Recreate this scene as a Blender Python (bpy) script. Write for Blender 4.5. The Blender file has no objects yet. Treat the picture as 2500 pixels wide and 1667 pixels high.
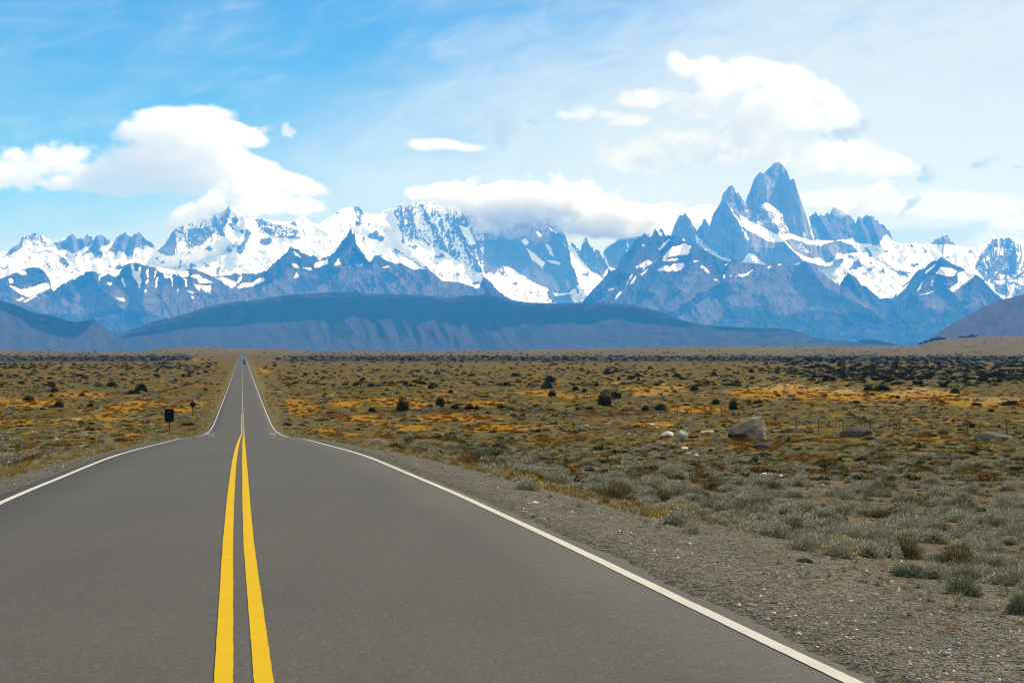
import bpy, math, random
import numpy as np
from mathutils import Vector
random.seed(7)
rng = np.random.default_rng(11)
R = math.radians
scene = bpy.context.scene
col = scene.collection

# ------------------------------------------------------------------ camera, light, sky, exposure
F = 5000.0            # focal length in photograph pixels (72 mm on a 36 mm wide frame)
HX, HY = 1250.0, 850.0  # where the horizon straight ahead lies in the photograph
CAMZ = 10.0           # metres above the plain
cam_data = bpy.data.cameras.new('camera')
cam = bpy.data.objects.new('camera', cam_data)
col.objects.link(cam)
cam.location = (0, 0, CAMZ)
cam.rotation_euler = (R(90), 0, 0)
cam_data.sensor_width = 36.0
cam_data.lens = 36.0 * F / 2500.0
cam_data.shift_y = (HY - 833.5) / 2500.0
cam_data.clip_start = 0.5
cam_data.clip_end = 200000
scene.camera = cam

SUN_AZ, SUN_EL = 70.0, 46.0     # degrees to the right of the view direction, degrees above the horizon
scene.view_settings.view_transform = 'Standard'
scene.view_settings.look = 'None'
scene.view_settings.gamma = 1.0
scene.view_settings.exposure = 0.42
scene.cycles.use_denoising = True
scene.cycles.filter_width = 1.15
scene.cycles.volume_bounces = 5
scene.cycles.max_bounces = 12
scene.cycles.volume_step_rate = 1.0
scene.cycles.volume_max_steps = 256

sun_data = bpy.data.lights.new('sun', 'SUN')
sun_data.energy = 5.0
sun_data.angle = R(0.5)
sun_data.color = (1.0, 0.93, 0.81)
sun = bpy.data.objects.new('sun', sun_data)
col.objects.link(sun)
sd = Vector((math.sin(R(SUN_AZ)) * math.cos(R(SUN_EL)), math.cos(R(SUN_AZ)) * math.cos(R(SUN_EL)), math.sin(R(SUN_EL))))
sun.rotation_euler = sd.to_track_quat('Z', 'Y').to_euler()
sun.location = sd * 100


class NT:
    """small helper for building node trees"""
    def __init__(self, nt):
        self.nt = nt
        nt.nodes.clear()
    def n(self, kind, **kw):
        nd = self.nt.nodes.new(kind)
        for k, v in kw.items():
            setattr(nd, k, v)
        return nd
    def put(self, sock, v):
        if v is None:
            return
        if isinstance(v, bpy.types.NodeSocket):
            self.nt.links.new(v, sock)
        else:
            sock.default_value = v
    def m(self, op, a=None, b=None, c=None, clamp=False):
        nd = self.n('ShaderNodeMath', operation=op, use_clamp=clamp)
        for i, v in enumerate((a, b, c)):
            self.put(nd.inputs[i], v)
        return nd.outputs[0]
    def mix(self, f, a, b, mode='MIX'):
        nd = self.n('ShaderNodeMix', data_type='RGBA', blend_type=mode)
        self.put(nd.inputs[0], f)
        self.put(nd.inputs[6], a)
        self.put(nd.inputs[7], b)
        return nd.outputs[2]
    def noise(self, vec, scale, detail=4.0, rough=0.55, dist=0.0):
        nd = self.n('ShaderNodeTexNoise')
        self.put(nd.inputs['Vector'], vec)
        self.put(nd.inputs['Scale'], scale)
        nd.inputs['Detail'].default_value = detail
        nd.inputs['Roughness'].default_value = rough
        nd.inputs['Distortion'].default_value = dist
        return nd.outputs[0]
    def sm(self, v, lo, hi, a=0.0, b=1.0):
        nd = self.n('ShaderNodeMapRange', interpolation_type='SMOOTHSTEP')
        self.put(nd.inputs[0], v)
        for i, x in enumerate((lo, hi, a, b)):
            self.put(nd.inputs[i + 1], x)
        return nd.outputs[0]
    def comb(self, x, y, z):
        nd = self.n('ShaderNodeCombineXYZ')
        for i, v in enumerate((x, y, z)):
            self.put(nd.inputs[i], v)
        return nd.outputs[0]


world = bpy.data.worlds.new("World")
scene.world = world
world.use_nodes = True
def build_world():
    T = NT(world.node_tree)
    tc = T.n('ShaderNodeTexCoord')
    sep = T.n('ShaderNodeSeparateXYZ')
    T.put(sep.inputs[0], tc.outputs['Generated'])
    x, y, z = sep.outputs
    sky = T.n('ShaderNodeTexSky', sky_type='NISHITA')
    sky.sun_disc = False
    sky.sun_elevation = R(SUN_EL)
    sky.sun_rotation = R(SUN_AZ)
    sky.altitude = 300
    sky.air_density = 1.0
    sky.dust_density = 0.3
    sky.ozone_density = 1.6
    hs = T.n('ShaderNodeHueSaturation')
    hs.inputs['Saturation'].default_value = 1.3
    hs.inputs['Value'].default_value = 0.78
    T.put(hs.inputs['Color'], sky.outputs[0])
    tinted = T.mix(1.0, hs.outputs[0], (0.42, 0.76, 1.20, 1), 'MULTIPLY')
    # azimuth and elevation as u (hundreds of milliradians) and v
    az = T.m('ARCTAN2', x, y)
    el = T.m('ARCSINE', z)
    u = T.m('MULTIPLY', az, 50.0)      # 1 unit = 0.02 rad = 100 photograph pixels
    v = T.m('MULTIPLY', el, 50.0)
    base = T.comb(u, v, 0.0)

    def uv(px, py):
        return math.atan((px - HX) / F) * 50, math.atan((HY - py) / F * math.cos(math.atan((px - HX) / F))) * 50

    def warp(amt, scale, detail=3.0, seed=0.0, sy=1.0):
        nd = T.n('ShaderNodeTexNoise')
        T.put(nd.inputs['Vector'], T.comb(T.m('ADD', u, seed), T.m('MULTIPLY', v, sy), seed))
        nd.inputs['Scale'].default_value = scale
        nd.inputs['Detail'].default_value = detail
        s = T.n('ShaderNodeSeparateColor')
        T.put(s.inputs[0], nd.outputs[1])
        du = T.m('MULTIPLY', T.m('SUBTRACT', s.outputs[0], 0.5), amt)
        dv = T.m('MULTIPLY', T.m('SUBTRACT', s.outputs[1], 0.5), amt)
        return T.m('ADD', u, du), T.m('ADD', v, dv)

    def ell(U, V, px, py, rx, ry, rot=0.0, skew=0.0):
        """1 at the centre, 0 on the rim, negative outside (quadratic fall-off)"""
        cu, cv = uv(px, py)
        a = T.m('SUBTRACT', U, cu)
        b = T.m('SUBTRACT', V, cv)
        c, s = math.cos(R(rot)), math.sin(R(rot))
        p = T.m('ADD', T.m('MULTIPLY', a, c / (rx / 100)), T.m('MULTIPLY', b, s / (rx / 100)))
        q = T.m('ADD', T.m('MULTIPLY', a, -s / (ry / 100)), T.m('MULTIPLY', b, c / (ry / 100)))
        d = T.m('ADD', T.m('MULTIPLY', p, p), T.m('MULTIPLY', q, q))
        return T.m('SUBTRACT', 1.0, d)

    def union(L, k=0.25):
        r = L[0]
        for e in L[1:]:
            r = T.m('SMOOTH_MAX', r, e, k)
        return r

    K = 0.74 / 0.11          # cloud radiances below are in displayed units; the background strength is 0.11
    def crgb(r, g, b):
        return (r * K, g * K, b * K, 1.0)
    colr = tinted
    # pale air towards the horizon: thin high veil, thicker to the right
    veil_el = T.sm(v, 0.3, T.m('ADD', 9.0, T.m('MULTIPLY', u, 0.35)), 1.0, 0.0)
    veil_n = T.noise(T.comb(T.m('MULTIPLY', u, 0.55), T.m('MULTIPLY', v, 1.2), 3.0), 0.35, 5, 0.55, 0.4)
    right = T.sm(T.m('ADD', u, T.m('MULTIPLY', v, -0.45)), -8.0, 7.0)
    veil = T.m('ADD', T.m('MULTIPLY', veil_el, 0.95), T.m('MULTIPLY', T.m('SUBTRACT', veil_n, 0.5), 0.7))
    colr = T.mix(T.m('MULTIPLY', veil, 1.0, clamp=True), colr, crgb(0.84, 0.86, 0.90))
    # cirrus sheets: long fibres running up to the right
    rotv = T.n('ShaderNodeVectorRotate', rotation_type='Z_AXIS')
    T.put(rotv.inputs['Vector'], base)
    rotv.inputs['Angle'].default_value = R(-14)
    mp = T.n('ShaderNodeMapping')
    T.put(mp.inputs[0], rotv.outputs[0])
    mp.inputs['Scale'].default_value = (0.42, 1.0, 1.0)
    big = T.noise(mp.outputs[0], 0.34, 3, 0.5, 0.6)
    fib = T.noise(mp.outputs[0], 1.1, 7, 0.62, 1.2)
    mp2 = T.n('ShaderNodeMapping')
    T.put(mp2.inputs[0], rotv.outputs[0])
    mp2.inputs['Scale'].default_value = (0.35, 2.2, 1.0)
    fine = T.noise(mp2.outputs[0], 2.0, 6, 0.6, 0.8)
    cir = T.m('ADD', T.m('MULTIPLY', big, 0.55), T.m('MULTIPLY', fib, 0.38))
    cir = T.m('ADD', cir, T.m('MULTIPLY', fine, 0.14))
    cir = T.m('ADD', cir, T.m('MULTIPLY', right, 0.30))
    bandc = T.m('MAXIMUM', ell(u, v, 1800, 330, 1050, 300, -6), 0.0)
    cir = T.m('ADD', cir, T.m('MULTIPLY', bandc, 0.20))
    cir = T.sm(cir, 0.47, 1.00)
    circ = T.m('MULTIPLY', cir, 0.88)
    colr = T.mix(circ, colr, crgb(0.80, 0.88, 0.94))

    # ---- lens clouds and broken cumulus, each a soft shape in the sky
    UA, VA = warp(0.30, 1.1, 4, 5.0)
    UB, VB = warp(0.9, 0.9, 6, 9.0)
    UC, VC = warp(0.12, 2.5, 3, 2.0)
    ragged = T.noise(T.comb(u, v, 7.0), 1.6, 8, 0.62, 0.3)
    ragged_f = T.noise(T.comb(u, v, 1.0), 4.5, 6, 0.6, 0.2)

    def layer(colr, mask, c_lit, c_dim, shade, strength=1.0):
        cc = T.mix(shade, crgb(*c_lit), crgb(*c_dim))
        return T.mix(T.m('MULTIPLY', mask, strength, clamp=True), colr, cc)

    # broad broken bank behind the right peak
    bank = union([ell(UB, VB, 1640, 370, 210, 45, 6), ell(UB, VB, 1810, 350, 130, 55), ell(UB, VB, 2090, 395, 190, 50, -8),
                  ell(UB, VB, 1530, 285, 60, 18), ell(UB, VB, 1570, 235, 90, 18)], 0.3)
    bm = T.sm(T.m('ADD', bank, T.m('MULTIPLY', T.m('SUBTRACT', ragged, 0.5), 2.2)), -0.2, 1.0)
    bsh = T.sm(T.m('ADD', T.noise(T.comb(u, v, 4.0), 1.0, 4), T.m('MULTIPLY', T.m('SUBTRACT', 4.9, v), 0.08)), 0.42, 0.68)
    colr = layer(colr, bm, (1.02, 1.02, 0.99), (0.74, 0.80, 0.86), bsh, 0.88)
    # flat bright streaks at the right
    st = union([ell(UC, VC, 2300, 500, 270, 38, -3), ell(UC, VC, 2050, 482, 150, 26, 2), ell(UC, VC, 2480, 545, 60, 18),
                ell(UC, VC, 1970, 480, 120, 16, 4)], 0.2)
    sm_ = T.sm(T.m('ADD', st, T.m('MULTIPLY', T.m('SUBTRACT', fine, 0.5), 1.5)), -0.15, 0.8)
    colr = layer(colr, sm_, (1.02, 1.01, 0.97), (0.9, 0.93, 0.94), 0.1, 0.85)
    gb = union([ell(UB, VB, 2290, 575, 130, 28, 2), ell(UB, VB, 2170, 580, 80, 18, 0)], 0.2)
    gbm = T.sm(T.m('ADD', gb, T.m('MULTIPLY', T.m('SUBTRACT', ragged, 0.5), 1.6)), -0.1, 0.9)
    colr = layer(colr, gbm, (0.55, 0.66, 0.78), (0.62, 0.72, 0.83), 0.3, 0.85)
    # grey scraps
    gs = union([ell(UB, VB, 1235, 320, 40, 45, 40), ell(UB, VB, 1300, 292, 25, 12), ell(UB, VB, 2395, 395, 45, 14, 12), ell(UB, VB, 2490, 396, 30, 9),
                ell(UB, VB, 2070, 330, 60, 25, 5), ell(UB, VB, 1230, 350, 22, 30), ell(UB, VB, 2260, 430, 30, 34, 40), ell(UB, VB, 2215, 505, 40, 16, 50)], 0.15)
    gm = T.sm(T.m('ADD', gs, T.m('MULTIPLY', T.m('SUBTRACT', ragged_f, 0.5), 2.4)), -0.1, 1.1)
    colr = layer(colr, gm, (0.52, 0.62, 0.74), (0.52, 0.62, 0.74), 0.0, 0.9)
    # scraps right of it
    sc = union([ell(UB, VB, 640, 316, 34, 12, 10), ell(UB, VB, 712, 312, 24, 20, -35)], 0.1)
    colr = layer(colr, T.sm(T.m('ADD', sc, T.m('MULTIPLY', T.m('SUBTRACT', ragged_f, 0.5), 1.6)), 0.0, 1.0), (0.95, 0.98, 1.0), (0.8, 0.88, 0.95), 0.2, 0.75)

    bg = T.n('ShaderNodeBackground')
    bg.inputs['Strength'].default_value = 0.11
    T.put(bg.inputs['Color'], colr)
    out = T.n('ShaderNodeOutputWorld')
    T.put(out.inputs['Surface'], bg.outputs[0])


build_world()
# ------------------------------------------------------------------ helpers
def _hash(ix, iy, seed):
    h = (ix.astype(np.int64) * 374761393 + iy.astype(np.int64) * 668265263 + seed * 974634777) & 0xFFFFFFFF
    h = ((h ^ (h >> 13)) * 1274126177) & 0xFFFFFFFF
    h = (h ^ (h >> 16)) & 0xFFFFFFFF
    return h.astype(np.float64) / 4294967296.0


def perlin(x, y, seed=0):
    ix, iy = np.floor(x), np.floor(y)
    fx, fy = x - ix, y - iy
    def g(ox, oy):
        a = _hash(ix + ox, iy + oy, seed) * 2 * np.pi
        return np.cos(a) * (fx - ox) + np.sin(a) * (fy - oy)
    ux = fx * fx * fx * (fx * (fx * 6 - 15) + 10)
    uy = fy * fy * fy * (fy * (fy * 6 - 15) + 10)
    a = g(0, 0) * (1 - ux) + g(1, 0) * ux
    b = g(0, 1) * (1 - ux) + g(1, 1) * ux
    return (a * (1 - uy) + b * uy) * 1.42


def fbm(x, y, octaves=4, seed=0, gain=0.5, lac=2.03):
    s = np.zeros(np.broadcast(x, y).shape)
    a, t = 1.0, 0.0
    for o in range(octaves):
        s = s + a * perlin(x * lac ** o + 17.3 * o, y * lac ** o - 9.1 * o, seed + o * 31)
        t += a
        a *= gain
    return s / t


def ridged(x, y, octaves=4, seed=0, gain=0.5, lac=2.1):
    s = np.zeros(np.broadcast(x, y).shape)
    a, t = 1.0, 0.0
    for o in range(octaves):
        s = s + a * (1 - np.abs(perlin(x * lac ** o + 5.7 * o, y * lac ** o + 3.3 * o, seed + o * 57)) * 2)
        t += a
        a *= gain
    return s / t


def sstep(x, a, b):
    t = np.clip((x - a) / (b - a), 0, 1)
    return t * t * (3 - 2 * t)


def inpoly(px, py, poly):
    r = np.zeros(px.shape, bool)
    n = len(poly)
    j = n - 1
    for i in range(n):
        xi, yi = poly[i]
        xj, yj = poly[j]
        if yi != yj:
            c = ((yi > py) != (yj > py)) & (px < (xj - xi) * (py - yi) / (yj - yi) + xi)
            r ^= c
        j = i
    return r


def segdist(px, py, pts):
    """distance to a polyline"""
    d = np.full(px.shape, 1e9)
    for (x0, y0), (x1, y1) in zip(pts[:-1], pts[1:]):
        vx, vy = x1 - x0, y1 - y0
        t = np.clip(((px - x0) * vx + (py - y0) * vy) / max(vx * vx + vy * vy, 1e-9), 0, 1)
        d = np.minimum(d, np.hypot(px - x0 - t * vx, py - y0 - t * vy))
    return d


def mesh_np(name, verts, faces, mat, attrs=None, smooth=True, parent=None, link=True):
    """verts (n,3); faces (m,k) all with the same number of corners; attrs {name: (n,3) colours}"""
    me = bpy.data.meshes.new(name)
    verts = np.ascontiguousarray(verts, np.float32)
    faces = np.ascontiguousarray(faces, np.int32)
    m, k = faces.shape
    me.vertices.add(len(verts))
    me.vertices.foreach_set('co', verts.ravel())
    me.loops.add(m * k)
    me.loops.foreach_set('vertex_index', faces.ravel())
    me.polygons.add(m)
    me.polygons.foreach_set('loop_start', np.arange(0, m * k, k, dtype=np.int32))
    me.polygons.foreach_set('loop_total', np.full(m, k, np.int32))
    me.polygons.foreach_set('use_smooth', np.full(m, smooth, bool))
    me.update(calc_edges=True)
    for an, c in (attrs or {}).items():
        at = me.color_attributes.new(an, 'FLOAT_COLOR', 'POINT')
        buf = np.ones((len(verts), 4), np.float32)
        buf[:, :3] = c
        at.data.foreach_set('color', buf.ravel())
    if mat is not None:
        me.materials.append(mat)
    ob = bpy.data.objects.new(name, me)
    if link:
        col.objects.link(ob)
    if parent is not None:
        ob.parent = parent
    return ob


def grid_faces(nr, nc):
    i = np.arange(nr - 1)[:, None] * nc + np.arange(nc - 1)[None, :]
    return np.stack([i, i + 1, i + nc + 1, i + nc], -1).reshape(-1, 4)


def tag(o, label=None, cat=None, group=None, kind=None):
    if label: o['label'] = label
    if cat: o['category'] = cat
    if group: o['group'] = group
    if kind: o['kind'] = kind
    return o


def mat_attr(name, rough=0.9, nscale=3.0, namt=0.35, bump=0.0, bscale=30.0, spec=0.2, sheen=False, detail=6):
    m = bpy.data.materials.new(name)
    m.use_nodes = True
    T = NT(m.node_tree)
    at = T.n('ShaderNodeAttribute', attribute_name='col')
    tc = T.n('ShaderNodeTexCoord')
    n = T.noise(tc.outputs['Object'], nscale, detail, 0.65)
    f = T.m('ADD', T.m('MULTIPLY', T.m('SUBTRACT', n, 0.5), 2 * namt), 1.0)
    c = T.mix(1.0, at.outputs[0], T.comb(f, f, f), 'MULTIPLY')
    p = T.n('ShaderNodeBsdfPrincipled')
    T.put(p.inputs['Base Color'], c)
    p.inputs['Roughness'].default_value = rough
    p.inputs['Specular IOR Level'].default_value = spec
    if bump:
        b = T.n('ShaderNodeBump')
        b.inputs['Strength'].default_value = bump
        T.put(b.inputs['Height'], T.noise(tc.outputs['Object'], bscale, 5, 0.6))
        T.put(p.inputs['Normal'], b.outputs[0])
    o = T.n('ShaderNodeOutputMaterial')
    T.put(o.inputs['Surface'], p.outputs[0])
    return m


def mat_plain(name, rgb, rough=0.6, metal=0.0, spec=0.3, nscale=8.0, namt=0.15):
    m = bpy.data.materials.new(name)
    m.use_nodes = True
    T = NT(m.node_tree)
    tc = T.n('ShaderNodeTexCoord')
    n = T.noise(tc.outputs['Object'], nscale, 5, 0.6)
    f = T.m('ADD', T.m('MULTIPLY', T.m('SUBTRACT', n, 0.5), 2 * namt), 1.0)
    c = T.mix(1.0, (*rgb, 1), T.comb(f, f, f), 'MULTIPLY')
    p = T.n('ShaderNodeBsdfPrincipled')
    T.put(p.inputs['Base Color'], c)
    p.inputs['Roughness'].default_value = rough
    p.inputs['Metallic'].default_value = metal
    p.inputs['Specular IOR Level'].default_value = spec
    o = T.n('ShaderNodeOutputMaterial')
    T.put(o.inputs['Surface'], p.outputs[0])
    return m
# ------------------------------------------------------------------ mountains (relief meshes standing 14 to 38 km away)
def _t(ox, oy, s):
    return lambda *p: [(ox + a / s, oy + b / s) for a, b in zip(p[::2], p[1::2])]
z1 = _t(0, 400, 3.267); z2 = _t(600, 400, 3.267); z3 = _t(1200, 400, 3.267); z5 = _t(1860, 400, 3.267)
z4 = _t(1700, 360, 5.2275); m1 = _t(0, 540, 4.9); m2 = _t(380, 500, 4.9); m3 = _t(1400, 540, 4.9)


def sheet(name, sky_pts, bottom, step, Zr, k, mat, jag=1.2, relief=(), spines=(), bias=-1.0, regions=(), lines=(),
          steep=0.35, nz=0.5, tone=None, snow_col=(0.88, 0.89, 0.90), seed=1, squash=1.0, zmod=None, spikes=(), outcrop=0.0):
    sky_pts = sorted(sky_pts)
    xs = np.arange(sky_pts[0][0], sky_pts[-1][0] + 0.01, step)
    top = np.interp(xs, [p[0] for p in sky_pts], [p[1] for p in sky_pts])
    top = top + jag * (fbm(xs / 9.0, xs * 0 + seed, 5, seed, 0.65) * 3.0)
    for a, b, amp, per in spikes:
        m = sstep(xs, a - 6, a + 6) * (1 - sstep(xs, b - 6, b + 6))
        q = np.clip(1 - np.abs(perlin(xs / per, xs * 0 + seed * 1.7, seed + 91)) * 2.6, 0, 1)
        q2 = np.clip(1 - np.abs(perlin(xs / (per * 0.45), xs * 0 + seed * 2.7, seed + 92)) * 2.6, 0, 1)
        top = top - amp * m * (0.65 * q + 0.45 * q2 - 0.35)
    bot = np.interp(xs, [p[0] for p in bottom], [p[1] for p in bottom])
    bot = np.maximum(bot, top + 6)
    nr = int(max(bot - top) / step) + 2
    s = np.linspace(0, 1, nr)[:, None]
    PY = top[None, :] + (bot - top)[None, :] * s
    PX = np.broadcast_to(xs[None, :], PY.shape).copy()
    ymin = min(p[1] for p in sky_pts)
    Z = Zr - k * (PY - ymin)
    if zmod is not None:
        Z = Z + zmod(PX, PY)
    for kind, A, sx, sy, sd_ in relief:
        wx = PX + 8 * fbm(PX / 40, PY / 40, 3, sd_ + 5)
        wy = PY + 8 * fbm(PX / 40 + 9, PY / 40, 3, sd_ + 6)
        if kind == 'r':
            Z -= A * (ridged(wx / sx, wy / sy, 5, sd_, 0.52) - 0.4)
        else:
            Z -= A * fbm(wx / sx, wy / sy, 5, sd_, 0.55)
    for pts, w, h in spines:
        wx = PX + 3 * fbm(PX / 14, PY / 14, 3, 77)
        d = segdist(wx, PY, pts)
        Z -= h * np.clip(1 - d / w, 0, 1)
    gx = np.gradient(Z, axis=1) / step
    gy = -np.gradient(Z, axis=0) / np.maximum(np.gradient(PY, axis=0), 0.2)
    mpp = Z / F
    st = np.abs(gx) / mpp
    flat = gy / mpp
    wx = PX + 2.6 * fbm(PX / 7, PY / 7, 4, seed + 3) + 4 * fbm(PX / 25, PY / 25, 2, seed + 8)
    wy = PY + 2.6 * fbm(PX / 7 + 50, PY / 7, 4, seed + 4)
    B = np.full(PX.shape, float(bias))
    if outcrop:
        B = B - outcrop * sstep(fbm(PX / 34.0, PY / 22.0, 4, seed + 61, 0.55), 0.18, 0.42)
        B = B - 0.35 * outcrop * sstep(ridged(PX / 60.0 + PY / 90.0, PY / 70.0, 4, seed + 62), 0.62, 0.8)
    for poly, v in regions:
        x0 = min(p[0] for p in poly) - 8; x1 = max(p[0] for p in poly) + 8
        c0, c1 = np.searchsorted(xs, [x0, x1])
        if c1 > c0:
            mk = inpoly(wx[:, c0:c1], wy[:, c0:c1], poly)
            B[:, c0:c1][mk] = v
    for pts, w, v in lines:
        d = segdist(wx, wy, pts)
        B[d < w] = v
    n = fbm(PX / 5.5, PY / (4.0 * squash), 4, seed + 21, 0.6) + 0.6 * fbm(PX / 18, PY / 14, 3, seed + 22)
    S = B + nz * n - steep * np.clip(st - 0.9, -0.4, 1.5) + 0.12 * np.clip(flat - 1.2, -1, 1)
    snow = sstep(S, -0.06, 0.10)[..., None]
    rock = tone(PX, PY, wx, wy, xs, top) if tone else np.full(PX.shape + (3,), 0.25)
    rock = rock * np.clip(1 + 0.55 * fbm(PX / 5, PY / 6, 5, seed + 40, 0.65) + 0.30 * fbm(PX / 26, PY / 20, 3, seed + 41), 0.35, 2.0)[..., None]
    C = np.clip(rock * (1 - snow) + np.array(snow_col) * snow, 0, 1)
    X = (PX - HX) / F * Z
    Y = Z
    H = CAMZ + (HY - PY) / F * Z
    V = np.stack([X, Y, H], -1)
    # the far side: three rows falling away behind the crest
    back, bc = [], []
    for j, (dz, dh) in enumerate(((260, 160), (800, 620), (2200, 1900))):
        b = V[0].copy()
        b[:, 0] *= 1 + dz / V[0][:, 1]
        b[:, 1] += dz
        # the far slope ends level with the foot of the near one
        b[:, 2] = np.maximum(b[:, 2] - dh, np.minimum(b[:, 2] - 5, CAMZ + (HY - bot + 3) / F * b[:, 1]))
        back.insert(0, b)
        bc.insert(0, C[0])
    V = np.concatenate([np.array(back), V]).reshape(-1, 3)
    C = np.concatenate([np.array(bc), C]).reshape(-1, 3)
    f = grid_faces(nr + 3, len(xs))[:, ::-1]
    o = mesh_np(name, V, f, mat, {'col': C})
    o['kind'] = 'structure'
    return o


GRAN = np.array((0.18, 0.15, 0.14)); SCREE = np.array((0.082, 0.060, 0.050)); FOREST = np.array((0.008, 0.016, 0.012)); DARKR = np.array((0.034, 0.032, 0.034))
mat_mtn = mat_attr('mountain_rock_and_snow', rough=0.85, nscale=0.012, namt=0.10, spec=0.0)

# A: the far snowy range
skyA = (z1(-60,735, 0,715, 60,690, 110,665, 150,640, 175,590, 200,575, 260,565, 270,552, 300,555, 320,565, 350,580, 380,600, 430,628, 470,625,
           520,600, 545,575, 560,553, 580,565, 610,590, 650,610, 665,590, 690,572, 720,575, 735,600, 740,622, 765,575, 780,567, 810,575, 850,600,
           900,630, 925,600, 960,575, 985,560, 1010,552, 1030,582, 1055,575, 1080,560, 1100,545, 1125,570, 1155,585, 1170,615, 1200,615, 1225,650,
           1245,670, 1290,665, 1310,645, 1340,600, 1370,545, 1400,520, 1450,500, 1600,450, 1700,405, 1790,375, 1822,342, 1850,350, 1900,385, 1950,415)
        + z2(0,440, 60,432, 150,440, 250,455, 330,460, 380,455, 430,425, 460,408, 490,440, 520,470, 580,490, 600,465, 650,440, 700,410, 740,375,
             790,350, 850,345, 880,335, 900,340, 930,375, 950,390, 1000,405, 1080,400, 1100,375, 1150,360, 1200,345, 1235,318, 1250,340, 1290,345,
             1320,325, 1400,305, 1600,300, 1900,320)
        + z3(100,345, 300,350, 400,400, 500,450, 560,520, 590,580, 610,640, 630,660, 640,625, 680,665, 710,690, 720,625, 740,580, 760,590, 780,650,
             800,660, 820,700, 840,680, 860,700, 885,750, 892,700, 910,660, 980,630, 1020,600, 1080,592, 1150,585, 1240,560, 1400,600)
        + [(1700, 600), (1950, 590)]
        + z5(360,450, 375,425, 400,405, 425,398, 432,372, 440,400, 455,410, 480,400, 500,410, 520,385, 540,400, 560,352, 620,345, 660,360, 700,400, 720,430, 745,480,
             765,420, 800,430, 850,420, 865,410, 910,450, 960,490, 1000,515, 1030,570, 1055,620, 1080,635, 1130,640, 1155,630, 1175,645, 1205,635,
             1230,625, 1250,645, 1330,635, 1400,605, 1430,590, 1470,562, 1500,600, 1530,630, 1570,660, 1650,670, 1750,650, 1820,640, 1840,600,
             1870,590, 1930,605, 1960,590, 2000,590, 2050,605, 2091,640, 2160,670))
botA = [(-20, 770), (600, 740), (1200, 745), (1400, 760), (1900, 700), (2100, 760), (2550, 760)]
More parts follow.
